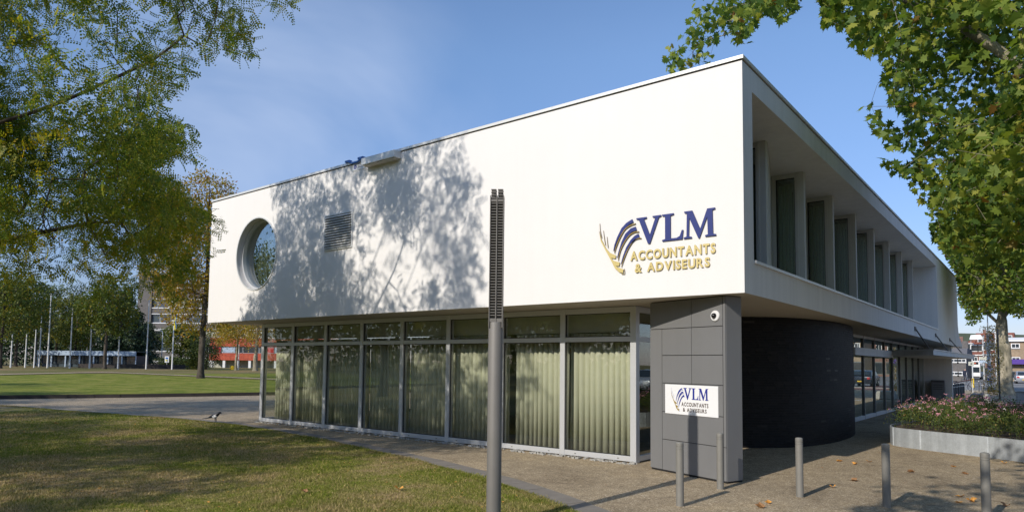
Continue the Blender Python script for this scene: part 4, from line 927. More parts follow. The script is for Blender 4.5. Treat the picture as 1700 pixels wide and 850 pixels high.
# --- plane trees along the street
SKY_R = [(1136, -3000), (1138, 0), (1150, 18), (1138, 32), (1118, 58), (1106, 66), (1096, 72), (1100, 96), (1108, 116), (1120, 128), (1142, 122), (1162, 110), (1176, 112), (1186, 92), (1176, 76), (1205, 58), (1214, 72), (1243, 72), (1250, 50), (1262, 28), (1276, 20), (1296, 34), (1318, 26), (1322, 0), (1345, -30),
         (1360, 0), (1368, 22), (1362, 40), (1395, 46), (1412, 60), (1405, 70), (1430, 88), (1456, 90), (1470, 100), (1465, 132), (1460, 140), (1472, 152), (1478, 172), (1508, 192), (1502, 215), (1510, 232), (1520, 252), (1508, 282), (1530, 300), (1518, 322), (1556, 345), (1545, 362), (1542, 380), (1560, 410), (1590, 440), (1640, 452), (1720, 430), (3000, 430), (3000, -3000)]
def keepR(P):
    px, py, dz = project(P); inf = (dz > .5) & (px > -40) & (px < 1750) & (py > -60) & (py < 900)
    ok = ~inf | inpoly(px, py, SKY_R)
    for pl2, q2 in (([(1425, 172), (1448, 172), (1500, 225), (1545, 235), (1545, 262), (1500, 250), (1455, 240), (1440, 205)], .5), ([(1452, 268), (1480, 262), (1560, 300), (1550, 318), (1490, 292)], .4)): ok |= inf & inpoly(px, py, pl2) & (dz < 14)
    # clear of the building
    ok &= ~((P[:, 0] < .25) & (P[:, 1] > -.3) & (P[:, 2] < 6.6)) & ~((dz > 0) & (dz < 5.5) & (px > -200) & (px < 1900))
    wx, wz, t_ = shadow_at(P); ok &= ~((t_ > 0) & (wx < .1) & (wz > -3.0) & (wz < 6.5))
    tg = P[:, 2]/-SUNV.z; gx = P[:, 0]+SUNV.x*tg; gy = P[:, 1]+SUNV.y*tg     # sunny patch of the forecourt
    qx, qy, qz = project(np.stack([gx, gy, gx*0], 1)); ok &= ~((qz > 1) & (qx > 850) & (qx < 1395) & (qy > 720) & (qy < 1000))
    return ok & (P[:, 2] > 2.9)
PT = 'plane trees along the street'
nb = (5.7, 6.4, 0)
Rt, RC, Rd, RS, rgR = tree('plane_tree', 'plane tree with large lobed leaves overhanging the upper right, in front of the roof corner', nb,
    [[(0, 0, 0), (.05, 0, 2.2), (-.1, .1, 4.2), (-.3, 0, 6.5), (-.5, .1, 9.5)], [(-.1, .1, 4.1), (-1.5, -.5, 6.0), (-3.2, -1.3, 8.0), (-5.2, -2.0, 9.3), (-7.0, -2.6, 9.5)], [(-.2, 0, 5.0), (-1.6, .8, 6.8), (-3.2, 1.2, 8.6)], [(-.1, 0, 3.9), (-1.0, -1.8, 4.9), (-2.4, -4.2, 5.8)], [(-.1, .1, 4.4), (1.5, .6, 6.5), (2.8, .8, 8.4)], [(-.1, 0, 4.3), (.5, -1.8, 6.4), (.3, -3.2, 8.5)]],
    [(-1.6, -.4, 8.0, 4.4, 4.6, 4.2), (-6.9, -2.4, 8.6, 2.8, 2.3, 1.7), (-6.9, -2.4, 8.5, 2.6, 2.0, 1.5), (-7.2, -2.6, 8.4, 2.4, 1.8, 1.3), (-4.4, -1.4, 8.4, 2.2, 2.2, 1.8), (-2.3, -3.0, 5.6, 1.9, 3.0, 2.2), (.5, 0, 7.2, 4, 4, 3.6)], 5600, 42000, 'plane', 'leaf_plane', 'bark_plane', .34, r_tip=.004, lsize=.148, keep=keepR, leafkeep=keepR, thr=-.7, cl=.75, group=PT, seed=5, spread=.2, flat=.35, per=5)
# the nearest leaves, each one picked out
px, py, dz = project(RC); m_ = (dz > 0) & (px > 0) & (px < 1700) & (py > 0) & (py < 850); near = np.where(m_)[0]
near = near[np.argsort(dz[near]/RS[near])][:60]
tv, tf = leaf_tpl('plane'); lme = bpy.data.meshes.new('leaf'); lme.from_pydata([tuple(v) for v in tv], [], [tuple(int(q) for q in f) for f in tf[0]]); lme.materials.append(M['leaf_plane'])
fr0 = rand_frames(len(near), Rd[near]+rgR.normal(size=(len(near), 3))*.3, rgR, .5)
for j, i in enumerate(near):
    o = link('leaf', lme, Rt); p = RC[i]-np.array(nb)+rgR.normal(size=3)*.05
    o.matrix_local = Matrix.Translation(Vector(p)) @ Matrix(fr0[j].tolist()).to_4x4() @ Matrix.Scale(float(RS[i])*1.05, 4)
SKY_FAR = [(1540, 352), (1546, 380), (1556, 400), (1575, 430), (1590, 462), (1592, 505), (1604, 512), (1606, 538), (1622, 540), (1632, 522), (1660, 515), (1672, 512), (1690, 528), (1720, 520), (1720, 100), (1560, 260)]
def keepF(P):
    px, py, dz = project(P); inf = (dz > .5) & (px < 1705) & (py > -60)
    return (~inf | inpoly(px, py, SKY_FAR)) & (P[:, 0] > -2.2)
for (bx_, by_), sd, lb in (((1.22, 46.7), 21, 'plane tree with pale mottled trunk beside the blue striped pole, crown above the street'), ((3.45, 27.0), 22, 'plane tree at the right edge with mottled grey trunk behind the small grey box')):
    tree('plane_tree', lb, (bx_, by_, 0), [[(0, 0, 0), (.02, 0, 2), (-.05, .05, 4.6), (.1, 0, 7.5), (0, 0, 10.5)], [(-.05, .05, 4.6), (-1.4, -.3, 6.3), (-2.4, -.8, 8)], [(0, .05, 5.2), (1.4, .6, 7.4), (2.4, .8, 9.2)], [(0, 0, 5.8), (.2, -1.8, 7.8)]],
         [(-.6, 0, 8.2, 4.2, 4.6, 4.2)], 1700, 22000, 'simple', 'leaf_plane', 'bark_plane', .43, r_tip=.01, lsize=.22, keep=keepF, leafkeep=keepF, thr=-2.5, cl=1.2, group=PT, seed=sd, spread=.3, step=.6)
# planes standing behind the viewer, seen only by their shade and in the glass
def keepSh(P):
    px, py, dz = project(P); inf = (dz > .2) & (px > -60) & (px < 1760) & (py > -80)
    tg = P[:, 2]/-SUNV.z; gx = P[:, 0]+SUNV.x*tg; gy = P[:, 1]+SUNV.y*tg
    qx, qy, qz = project(np.stack([gx, gy, gx*0], 1)); ok = ~((qz > 1) & (qx > 600) & (qx < 1410) & (qy > 690) & (qy < 1150))
    wx, wz, t_ = shadow_at(P); ok &= ~((t_ > 0) & (wx < .1) & (wx > -16) & (wz > -.8))
    return ok & ~inf & (P[:, 2] > 2.6)
def keepB(P):
    px, py, dz = project(P); inf = (dz > .2) & (px > -60) & (px < 1760) & (py > -80)
    tg = P[:, 2]/-SUNV.z; gx = P[:, 0]+SUNV.x*tg; gy = P[:, 1]+SUNV.y*tg
    ok = ~((gx > -5.2) & (gx < 2.5) & (gy > -9)); wx, wz, t_ = shadow_at(P); ok &= ~((t_ > 0) & (wx < .1) & (wx > -16) & (wz > -.3))
    return ok & ~inf & (P[:, 2] > 2.4)
tree('plane_tree', 'plane tree behind the viewer throwing leaf shade on the right of the forecourt', (7.6, -13, 0), [[(0, 0, 0), (0, 0, 2.5), (-.2, 0, 5), (-.4, .2, 9)], [(-.1, 0, 3.6), (-2, 1.4, 5), (-3.4, 2.4, 6.2)], [(-.1, 0, 4), (-2, -.8, 6), (-3.6, -1.2, 8)]],
     [(-2.2, .6, 6.6, 4.6, 4.6, 3.6)], 1500, 6500, 'plane', 'leaf_plane', 'bark_plane', .38, r_tip=.008, lsize=.2, keep=keepSh, leafkeep=keepSh, thr=.2, cl=.8, group=PT, seed=31, spread=.25, step=.6)
tree('plane_tree', 'young plane tree just beyond the right edge, dappling the planter with shade', (7.2, -3.2, 0), [[(0, 0, 0), (0, 0, 2.4), (-.2, 0, 4.6), (-.3, .1, 7.6)], [(-.1, 0, 3.4), (-1.6, .5, 4.6), (-2.8, .8, 5.6)], [(-.1, 0, 3.9), (-1.2, -1.2, 5.6), (-2.2, -1.6, 6.8)]],
     [(-1.9, .3, 5.4, 3.6, 3.4, 2.7)], 1100, 3600, 'plane', 'leaf_plane', 'bark_plane', .24, r_tip=.007, lsize=.17, keep=keepSh, leafkeep=keepSh, thr=.5, cl=.7, group=PT, seed=33, spread=.22, step=.5, per=5)
LT = 'locust trees on the lawn'
for i, (x, y, h_, sd) in enumerate(((-17, -19.5, 1., 41), (-9.8, -17.6, 1.0, 42), (-23, -10.8, 1.05, 43), (-15, -30, 1.15, 44), (-32, -13.5, .9, 45), (-27, -36, 1.2, 46), (-45, -14, 1.1, 47), (-44, -38, 1.2, 48))):
    lb = ['young locust tree on the lawn nearest the viewer, shading the grass', 'locust tree behind the viewer in line with the lamp post', 'locust tree just beyond the left edge of the view, shading the path', 'locust tree farther back on the lawn', 'locust tree by the retaining kerb, shading the bend of the path', 'tall locust tree in the back row of the lawn', 'locust tree beyond the retaining kerb', 'last locust tree in the back row'][i]
    tree('locust_tree', lb, (x, y, 0), [[(0, 0, 0), (.1, 0, 1.8), (0, .1, 3.6*h_), (.2, 0, 6*h_), (.1, .1, 8.5*h_)], [(0, .1, 3.2), (1.5, .4, 5), (2.6, .8, 6.6)], [(0, .1, 3.4), (-1.4, -.5, 5), (-2.6, -.8, 6.4)], [(0, 0, 3.6), (.2, 1.6, 5.4), (.3, 2.8, 7)]],
         [(0, 0, 6.6*h_, 4.3, 4.1, 3.4*h_)], 900, 16000, 'simple', 'leaf_green' if i % 3 else 'leaf_locust', 'bark_dark', .2, r_tip=.008, lsize=.17, keep=keepB, leafkeep=keepB, thr=-.2, cl=.9, group=LT, seed=sd, spread=.3, step=.6)

# ================================================================== GRASS, LEAVES ON THE GROUND
LP = [(x, y-.02) for x, y in lawn]
def grass(n_, name, label):
    rg = np.random.default_rng(3); P = []
    while sum(len(p) for p in P) < n_:
        u = rg.random(n_); rr = 3.2+ 24*u**1.7; th = rg.uniform(R(-76.5), R(2), n_)
        x = EYE.x+np.sin(th)*rr; y = EYE.y+np.cos(th)*rr; m_ = inpoly(x, y, LP); P.append(np.stack([x[m_], y[m_]], 1))
    P = np.concatenate(P)[:n_]; E2 = np.array(EDGE[1:14]); k = rg.integers(0, len(E2)-1, 16000); u = rg.random((16000, 1)); Q = E2[k]*(1-u)+E2[k+1]*u; Q[:, 1] += rg.normal(size=16000)*.045*(1+np.sin(Q[:, 0]*3.1)*.6); P = np.concatenate([P, Q]); dist = np.hypot(P[:, 0]-EYE.x, P[:, 1]-EYE.y); a = rg.random(len(P))*6.283
    cl = np.sin(P[:, 0]*1.7+np.sin(P[:, 1]*2.3)*1.5)+np.sin(P[:, 1]*1.9+P[:, 0]*.6)
    h_ = (.016+.026*rg.random(len(P))**1.5)*(1+.18*cl); w_ = (.0022+.0006*dist)*.8; ln_ = rg.normal(size=(len(P), 2))*.6*h_[:, None]
    z = np.full(len(P), .016); c, s = np.cos(a)*w_, np.sin(a)*w_
    V = np.stack([np.stack([P[:, 0]-c, P[:, 1]-s, z], 1), np.stack([P[:, 0]+c, P[:, 1]+s, z], 1), np.stack([P[:, 0]+ln_[:, 0], P[:, 1]+ln_[:, 1], z+h_], 1)], 1)
    o = npmesh(name, V.reshape(-1, 3), [np.arange(len(P)*3).reshape(-1, 3)], 'grass_blade'); tag(o, label, 'grass', kind='stuff')
grass(330000, 'grass', 'short patchy green and straw coloured grass of the front lawn')
def ground_at(px, py): p = hit(px, py, 2, .02); return p
# larger fallen leaves, one by one
def fl_mesh(s, mat, curl):
    V = [(0, 0, .012)]+[(.5*r_*math.cos(q), .5*r_*math.sin(q), curl*abs(math.cos(q+.4))) for q, r_ in ((0, 1.1), (.45, .5), (.9, .95), (1.5, .45), (2.1, .9), (2.8, .5), (3.5, .7), (4.2, .45), (4.9, .95), (5.6, .5))]
    me = bpy.data.meshes.new('fallen_leaf'); me.from_pydata([(x*s, y*s, z*s) for x, y, z in V], [], [(0, i, i % 10+1) for i in range(1, 11)]); me.materials.append(M[mat]); return me
spots = [(1418, 796, 'on the paving midway between the third and fourth bollards'), (1383, 807, 'touching the tip of the shadow of the bollard before the black wall'), (1275, 833, 'at the very bottom of the forecourt below the black wall'), (1261, 840, 'lowest on the forecourt near the pillar foot'), (1583, 773, 'on the shaded paving under the planter sheet joint'),
         (1592, 832, 'large, curled, low in the shade between the last two bollards'), (1602, 785, 'just above the pair of curled leaves on shaded paving'), (1613, 830, 'long, right of the curled leaf low in the shade'), (1667, 768, 'against the foot of the planter beyond the last bollard'), (1512, 782, 'on dappled paving right of the planter corner'),
         (1393, 764, 'small, out on the sunny paving left of the fourth bollard'), (1443, 765, 'small, on sunny paving close to the fourth bollard'), (1670, 838, 'at the bottom right corner by a dark shadow bar'), (662, 814, 'pale curled, out in the middle of the front lawn'), (93, 704, 'bright orange, alone on the far left grass'), (505, 818, 'tan, low on the lawn left of centre'), (1420, 769, 'yellow, by the shade edge on the paving'), (1596, 822, 'broken, beside the large curled leaf')]
for i, (px, py, tx) in enumerate(spots):
    p = ground_at(px, py); o = link('fallen_leaf', fl_mesh(random.uniform(.10, .17), 'leaf_fallen' if i % 3 else 'leaf_brown', random.uniform(.15, .4)))
    o.location = (p.x, p.y, .006 if px > 900 else .035); o.rotation_euler = (random.uniform(-.2, .2), random.uniform(-.2, .2), random.uniform(0, 6)); tag(o, 'dry fallen leaf '+tx, 'leaf', 'fallen leaves')
def litter(n_, name, mat, region, smin, smax, label, seed, z=.03):
    rg = np.random.default_rng(seed); x = rg.uniform(region[0], region[1], n_*6); y = rg.uniform(region[2], region[3], n_*6); m_ = region[4](x, y); x = x[m_][:n_]; y = y[m_][:n_]
    P = np.stack([x, y, np.full(len(x), z)], 1); d = rg.normal(size=(len(x), 3))*np.array([1, 1, .15]); o = scatter(name, leaf_tpl('simple'), P, rand_frames(len(x), d, rg, .8), rg.uniform(smin, smax, len(x)), mat, None); tag(o, label, 'leaves', kind='stuff')
litter(1500, 'leaf_litter', 'leaf_fallen', (-18, 3, -9, 0, lambda x, y: inpoly(x, y, LP)), .02, .045, 'tiny yellow leaflets sprinkled over the front lawn', 5, .034)
litter(420, 'leaf_crumbs', 'leaf_brown', (-14, 4.2, -4, 7.5, lambda x, y: ~inpoly(x, y, LP) & (y < 1.0-.0*x) | ((x > -.2) & (y < 7) & (y+1.35*x < 11))), .012, .035, 'brown leaf crumbs on the forecourt paving', 6, .006)

# ================================================================== FLOWER BED
bedp = [(p.x, p.y) for p in pc]+[(6.5, 9), (6, 16)]
def bed(n_, rg):
    x = rg.uniform(.5, 6, n_*4); y = rg.uniform(4.8, 15.5, n_*4); m_ = inpoly(x, y, bedp) & (x < 4.4); return x[m_][:n_], y[m_][:n_]
rg = np.random.default_rng(9); bx_, by_ = bed(1500, rg)
hmax = lambda x, y: .43+.17*np.sin(x*2.1+y*1.3)*np.sin(y*1.7-x)
T = []; 
for x, y in zip(bx_, by_):
    h_ = float(hmax(x, y)); 
    for k in range(4): T.append((x+rg.normal()*.06, y+rg.normal()*.06, PH-.05+h_*(.25+.75*rg.random())))
T = np.array(T); px_, py_, _ = project(T)
fb = thing('flower_bed', 'mass of green leafy shrubs with small pink flowers filling the metal planter', 'flowers')
mb = MB()
for x, y in list(zip(bx_, by_))[:420]:
    h_ = float(hmax(x, y)); a = rg.normal()*.07; b = rg.normal()*.07; mb.tube([(x, y, PH-.08), (x+a*.5, y+b*.5, PH+h_*.4), (x+a, y+b, PH+h_*.85)], .003, 3, 'leaf_bush', cap=False)
tag(mb.build('stems', fb), kind='stuff')
C = np.repeat(T, 7, axis=0)+rg.normal(size=(len(T)*7, 3))*.05; d = rg.normal(size=C.shape)+np.array([0, 0, .35])
tag(scatter('foliage', leaf_tpl('simple'), C, rand_frames(len(C), d, rg, .5), rg.uniform(.03, .055, len(C)), 'leaf_flowerbed', fb), kind='stuff')
def blossoms(n_, mat, name, pred):
    x, y = bed(n_*3, rg); m_ = pred(x, y); x, y = x[m_][:n_], y[m_][:n_]; z = PH+hmax(x, y)*rg.uniform(.8, 1.16, len(x)); P0 = np.stack([x, y, z], 1)
    C = np.repeat(P0, 11, axis=0)+rg.normal(size=(len(x)*11, 3))*np.array([.022, .022, .014]); d = rg.normal(size=C.shape)
    tag(scatter(name, leaf_tpl('simple'), C, rand_frames(len(C), d, rg, .6), rg.uniform(.018, .032, len(C)), mat, fb), kind='stuff')
blossoms(420, 'petal_pink', 'blossoms', lambda x, y: x > 0); blossoms(46, 'petal_magenta', 'magenta_blossoms', lambda x, y: x > 1.3); blossoms(30, 'petal_white', 'pale_blossoms', lambda x, y: (x > 1.2))

# ================================================================== FAR LEFT: flagpoles, kiosk, blocks, trees
fp = thing('flagpole', 'slender white flagpole with a drooping purple flag', 'flagpole', group='white flagpoles beyond the park lawn')
def place_far(o, px, d, lift=0): p = at(px, d); o.location = (p.x, p.y, fl(p.x, p.y)+lift-.03); return o
FH = 8.9
MB().lathe([(.095, 0), (.07, FH*.5), (.05, FH)], 10, 'white_paint').build('pole', fp, smooth=40); MB().lathe([(.0, FH), (.09, FH+.04), (.09, FH+.12), (0, FH+.2)], 10, 'coping').build('finial', fp, smooth=40)
place_far(fp, 196, 87)
for px, d, h_, lb in ((18, 87, .50, 'short white flagpole farthest to the left, under low yellow leaves'), (42, 87, .52, 'short white pole second from the left end of the row'), (57, 88, .55, 'short pale pole third from the left, beside a thin trunk'), (65, 95, .82, 'thin pale pole just left of the kiosk'), (79, 87, 1.08, 'tall white flagpole in front of the left end of the pale kiosk'),
                      (116, 87, .86, 'bare white flagpole in front of the middle of the pale kiosk'), (149, 87, .98, 'bare white flagpole left of the dark leaning trunk'), (243, 87, .98, 'bare white flagpole in front of the left corner of the grey brick block'), (286, 87, .86, 'white flagpole with a limp yellow and blue flag before the grey brick block')):
    o = copy_tree(fp, None, label=lb); place_far(o, px, d); o.scale = (1, 1, h_)
def flag(name, parent, mats, z1, ln_):
    mb = MB(); 
    for j, mt in enumerate(mats):
        vs = []
        for i in range(9):
            z = z1-ln_*i/8; a = .05+j*.14+.03*math.sin(i*1.3); vs += [(a, .06*math.sin(i*.9+j), z), (a+.16-.0*i, .06*math.sin(i*.9+j+1)-.05, z-.1)]
        mb.add(vs, [(2*i, 2*i+2, 2*i+3, 2*i+1) for i in range(8)], mt)
    o = mb.build(name, parent); mo = o.modifiers.new('s', 'SOLIDIFY'); mo.thickness = .01; o.rotation_euler[2] = .6; return o
flag('flag', fp, ['flag_purple', 'flag_purple'], 7.9, 2.4); flag('flag', o, ['flag_yellow', 'flag_blue'], 8.2, 2.2)
sl_ = thing('street_lamp', 'grey street lamp with a short arm to the left before the grey brick block', 'street lamp'); place_far(sl_, 268, 112)
MB().tube([(0, 0, 0), (0, 0, 5.6), (-.1, 0, 5.95), (-.4, 0, 6.1)], [.09, .07, .06, .05], 8, 'coping').build('pole', sl_); MB().box(-1.35, -.4, -.12, .12, 6.02, 6.16, 'white_paint').build('lamp_head', sl_, bevel=.03); sl_.rotation_euler[2] = .66
ns = thing('notice_sign', 'small white and blue sign on a post in front of the grey brick block', 'sign'); place_far(ns, 277, 98); ns.rotation_euler[2] = .66
MB().tube([(0, .03, 0), (0, .03, 1.6)], .04, 6, 'coping').build('post', ns); MB().box(-.3, .3, -.03, .0, .85, 1.75, 'sign_white').build('board', ns); MB().box(-.2, .2, -.035, -.031, 1.35, 1.6, 'bracket_blue').build('print_patch', ns); MB().box(-.2, .1, -.035, -.031, 1.05, 1.25, 'flag_yellow').build('print_patch', ns)
def block(name, label, pxl, pxr, d, zb, rz, cat='building'):
    a = at(pxl, d); b = at(pxr, d); T = thing(name, label, cat, (a.x, a.y, zb), math.atan2((b-a).y, (b-a).x)+rz); return T, (b-a).length
zz = lambda px, py, d: zat(px, py, d)
# pale kiosk
K, wk = block('kiosk', 'low pale blue flat-roofed kiosk with dark openings beyond the flagpoles', 62, 226, 100, .3, 0)
z0 = .3; zt = zz(200, 583, 100)-z0; zm = zz(200, 590.5, 100)-z0
n_ = 9
for i in range(n_): MB().box(wk*i/n_+.02, wk*(i+1)/n_-.02, -.25, .0, zm, zt, 'kiosk_blue').build('fascia_panel', K)
MB().box(0, wk, .01, 4, zt-.08, zt-.02, 'roof_grey').build('roof', K); MB().box(.3, wk-.3, .6, 4, 0, zm, 'kiosk_dark').build('wall', K)
for i in range(8): MB().box(wk*i/7-.09 if i else 0, wk*i/7+.09 if i < 7 else wk, -.1, .05, 0, zm, 'kiosk_blue').build('post', K)
for i in range(7): MB().box(wk*i/7+.2, wk*(i+1)/7-.2, .5, .58, .7, zm-.15, 'car_glass').build('window', K)
lw_ = thing('low_wall', 'low dark stone wall behind the flagpoles', 'wall'); p = at(130, 93); q = at(330, 93); lw_.location = (p.x, p.y, .3); lw_.rotation_euler[2] = math.atan2((q-p).y, (q-p).x); MB().box(0, (q-p).length, 0, .3, 0, .75, 'kerb_dark').build('wall', lw_)
# grey brick block
D = 150; GB, wg = block('grey_brick_block', 'long grey brick office block with white lined window bands behind the trees', 224, 520, D, 0, 0)
def zl(py): return zat(300, py, D)
s_ = 18*D/F_PX*1.0
MB().box(0, 3.1, 0, 12, 0, zl(452), 'brick_grey').build('stair_tower', GB)
MB().box(3.1, wg, 1.0, 12, 0, zl(470), 'dark_void').build('core', GB)
bands = [(478, 496), (512, 521), (537, 546), (560, 569.5), (584, 593.5), (601, 612)]
for a, b_ in bands:
    MB().box(3.12, wg, .2, .9, zl(b_), zl(a), 'brick_grey').build('spandrel', GB)
    MB().box(3.12, wg, .1, .22, zl(a)-.02, zl(a)+.14, 'white_paint').build('band_trim', GB); MB().box(3.12, wg, .1, .199, zl(b_)-.14, zl(b_), 'white_paint').build('band_trim', GB)
for (a0, b0), (a1, b1) in zip(bands[:-1], bands[1:]):
    zt_, zb_ = zl(b0)-.15, zl(a1)+.15; x = 3.3; i = 0
    while x < wg-2:
        wd = (1.5, 2.4, .9, 2.0)[(i+int(a0)) % 4]; o = MB().box(x, x+wd, .55, .62, zb_, zt_, 'frame_alu').build('window', GB)
        MB().box(x+.1, x+wd-.1, .5, .54, zb_+.1, zt_-.1, ('car_glass', 'blind', 'kiosk_dark', 'blind', 'kiosk_dark')[(i*3+int(a1)) % 5]).build('pane', o); x += wd+.15; i += 1
# red clad block
D = 112; RB, wr = block('red_clad_block', 'low building clad in orange red panels with a strip of dark windows', 346, 560, D, 0, 0)
def zr_(py): return zat(400, py, D)
MB().box(0, wr, .6, 10, zr_(598), zr_(562), 'dark_void').build('core', RB); MB().box(-.1, wr, .5, 10, zr_(561), zr_(559.6), 'white_paint').build('roof_edge', RB)
n_ = 12
for (a, b_) in ((561, 575), (586.3, 598)):
    for i in range(n_): MB().box(wr*i/n_+.01, wr*(i+1)/n_-.01, .2, .59, zr_(b_), zr_(a), 'clad_red').build('cladding_panel', RB)
x = .4; i = 0
while x < wr-1:
    wd = (1.5, 2.2, 1.1, 2.6, .9)[i % 5]; o = MB().box(x, x+wd, .45, .52, zr_(586), zr_(575.4), 'frame_alu').build('window', RB)
    MB().box(x+.07, x+wd-.07, .4, .44, zr_(586)+.08, zr_(575.4)-.08, ('red_paint', 'kiosk_blue', 'car_glass', 'car_glass', 'kiosk_dark')[i % 5]).build('pane', o); x += wd+.1; i += 1
for i in range(10): MB().box(wr*i/10+.1, wr*i/10+.5, .3, .6, 0, zr_(598), 'white_paint').build('column', RB)
MB().box(0, wr, 2, 2.2, 0, zr_(598), 'blind').build('ground_wall', RB)
for px, d, lb in ((396, 92, 'thin grey post in front of the red building'),): 
    o = thing('post', lb, 'post'); place_far(o, px, d); MB().lathe([(.08, 0), (.06, 3.4), (0, 3.45)], 8, 'coping').build('shaft', o, smooth=40)
yb_ = thing('grit_box', 'small bright yellow box on the grass before the red building', 'box'); place_far(yb_, 388, 92); MB().box(-.45, .45, -.3, .3, .02, .45, 'yellow_paint').build('bin', yb_, bevel=.05); MB().box(-.48, .48, -.33, .33, .455, .55, 'yellow_paint').build('lid', yb_, bevel=.03)
def ftree(name, label, px, d, h_, rw, rz_, kind, bark, n_t=420, n_l=5200, ls=.26, sd=1, zc=.62, th=-1., lean=0, tr=.16, hollow=.3, z=None, cone=False, group='trees beyond the park lawn', low=None):
    p = at(px, d); zg = (fl(p.x, p.y) if px < 600 else 0)-.05
    if cone: els = [(0, 0, h_*(.14+.16*k), rw*(1-.16*k), rw*(1-.16*k), h_*.12) for k in range(6)]
    else: els = [(0, 0, h_*zc, rw, rw, rz_)]
    return tree(name, label, (p.x, p.y, zg), [[(0, 0, 0), (lean*.2, 0, h_*.2), (lean*.6, .1, h_*.5), (lean, 0, h_*.88)]], els, n_t, n_l, 'simple', kind, bark, tr, r_tip=.012, lsize=ls, thr=th, cl=h_*.1, seed=sd, spread=.35, step=.8, hollow=hollow, group=group)
ftree('autumn_tree', 'tall airy golden autumn tree beside the left end of the white block', 334, 56, 17.4, 4.9, 6.9, 'leaf_golden', 'bark_dark', 1100, 26000, .22, 51, .60, -1.6, lean=.3, tr=.24)
ftree('autumn_tree', 'low golden tree seen under the overhang with a pale trunk', 424, 84, 7.4, 5.2, 2.2, 'leaf_golden', 'bark_plane', 460, 7000, .2, 52, .68, -.6, tr=.26)
ftree('autumn_tree', 'small yellow green tree in front of the red building', 392, 88, 6.6, 2.8, 1.7, 'leaf_golden', 'bark_plane', 260, 3000, .2, 53, .70, -.8, tr=.16)
ftree('purple_tree', 'small dark reddish shrub tree behind the golden tree trunk', 343, 90, 5.2, 1.9, 2.3, 'leaf_bush', 'bark_dark', 220, 3600, .2, 54, .52, -2, tr=.1)
ftree('conifer', 'broad dark blue green conifer behind the flag with the purple cloth', 207, 106, 12.6, 4.6, 4, 'leaf_dark', 'bark_dark', 520, 12500, .42, 55, cone=True, th=-3, tr=.2)
for i, (px, d, h_, rw, kd, lb) in enumerate(((0, 80, 13, 4.8, 'leaf_green', 'broad tree with yellow green lower leaves at the left edge of the park'), (26, 98, 14, 4.6, 'leaf_green', 'dense green tree behind the short flagpoles'), (58, 112, 15, 5., 'leaf_dark', 'dark tree behind the left end of the kiosk'), (92, 120, 15, 5., 'leaf_green', 'tall green tree behind the middle of the kiosk'),
                                           (124, 108, 12, 4.0, 'leaf_green', 'brownish green tree behind the kiosk roof'), (150, 118, 16, 5.2, 'leaf_dark', 'tall dark tree left of the conifer'), (174, 84, 12.5, 3.3, 'leaf_green', 'slim tree with a dark trunk and yellow green foliage beside the bare flagpole'), (238, 135, 9, 3.4, 'leaf_dark', 'dark bushy tree at the foot of the grey brick block'), (-40, 88, 14, 5, 'leaf_green', 'big green tree at the far left behind the hanging branches'), (-90, 95, 15, 5.5, 'leaf_green', 'green tree beyond the left edge'),
                                           (300, 120, 8, 3.4, 'leaf_green', 'rounded green tree in front of the grey brick block'))):
    ftree('park_tree', lb, px, d, h_, rw, h_*.36, kd, 'bark_dark', 380, 6200, .34, 60+i, .6, -1.5, tr=.2)
def shrub(name, label, px0, px1, d, h_, n_, mat, sd, depth=3., ls=.22):
    rg = np.random.default_rng(sd); a = at(px0, d); b = at(px1, d); u = (b-a); T = thing(name, label, 'hedge' if 'hedge' in name else 'bush', (a.x, a.y, .25)); l = u.length
    s = rg.random(n_); hh = h_*np.clip(np.sqrt(np.maximum(1-(2*s-1)**4, .05)), .2, 1)*(1+.12*np.sin(s*l*1.2)); P = np.stack([u.x*s+rg.normal(size=n_)*depth*.25, u.y*s+rg.normal(size=n_)*depth*.25, hh*rg.random(n_)**.6], 1); d_ = rg.normal(size=P.shape)
    tag(scatter('foliage', leaf_tpl('simple'), P, rand_frames(n_, d_, rg, .3), ls*(.6+.8*rg.random(n_)), mat, T), kind='stuff')
    mb = MB()
    for k in range(int(l/.8)+2): mb.tube([(u.x*k*.8/l, u.y*k*.8/l, -.3), (u.x*k*.8/l, u.y*k*.8/l, h_*.6)], .04, 4, 'bark_dark')
    mb.build('stems', T)
shrub('hedge', 'dark clipped hedge in front of the grey brick block', 265, 336, 103, 1.75, 7000, 'leaf_bush', 71)
shrub('bush', 'pale green bush beside the trunk of the golden tree', 318, 332, 90, 2.6, 2500, 'leaf_green', 72, 2)
tl_ = None
rg = np.random.default_rng(77); n_ = 26000; s = rg.random(n_); px_ = -420+650*s; P = np.array([list(at(float(a), 150+float(b)*8)) for a, b in zip(px_[:260], rg.random(260))]); idx = rg.integers(0, 260, n_)
P = P[idx]+rg.normal(size=(n_, 3))*np.array([2.2, 2.2, 0]); P[:, 2] = rg.random(n_)**.8*(9.5+2.5*np.sin(P[:, 0]*.21)+2*np.sin(P[:, 1]*.5))
tag(scatter('treeline', leaf_tpl('simple'), P, rand_frames(n_, rg.normal(size=P.shape), rg, .3), .5+.5*rg.random(n_), 'leaf_dark', None), 'dark belt of woodland closing the park at the back', 'woodland', kind='stuff')

rg = np.random.default_rng(78); n_ = 22000; s = rg.random(n_)
P = np.stack([-120+175*s, -66-9*np.sin(s*9)+rg.normal(size=n_)*2.5, rg.random(n_)**.8*(13+3*np.sin(s*40)+2*np.sin(s*97))], 1)
tag(scatter('treeline', leaf_tpl('simple'), P, rand_frames(n_, rg.normal(size=P.shape), rg, .3), .7+.7*rg.random(n_), 'leaf_green', None), 'belt of green trees along the lawn behind the viewer, mirrored in the glazing', 'woodland', kind='stuff')
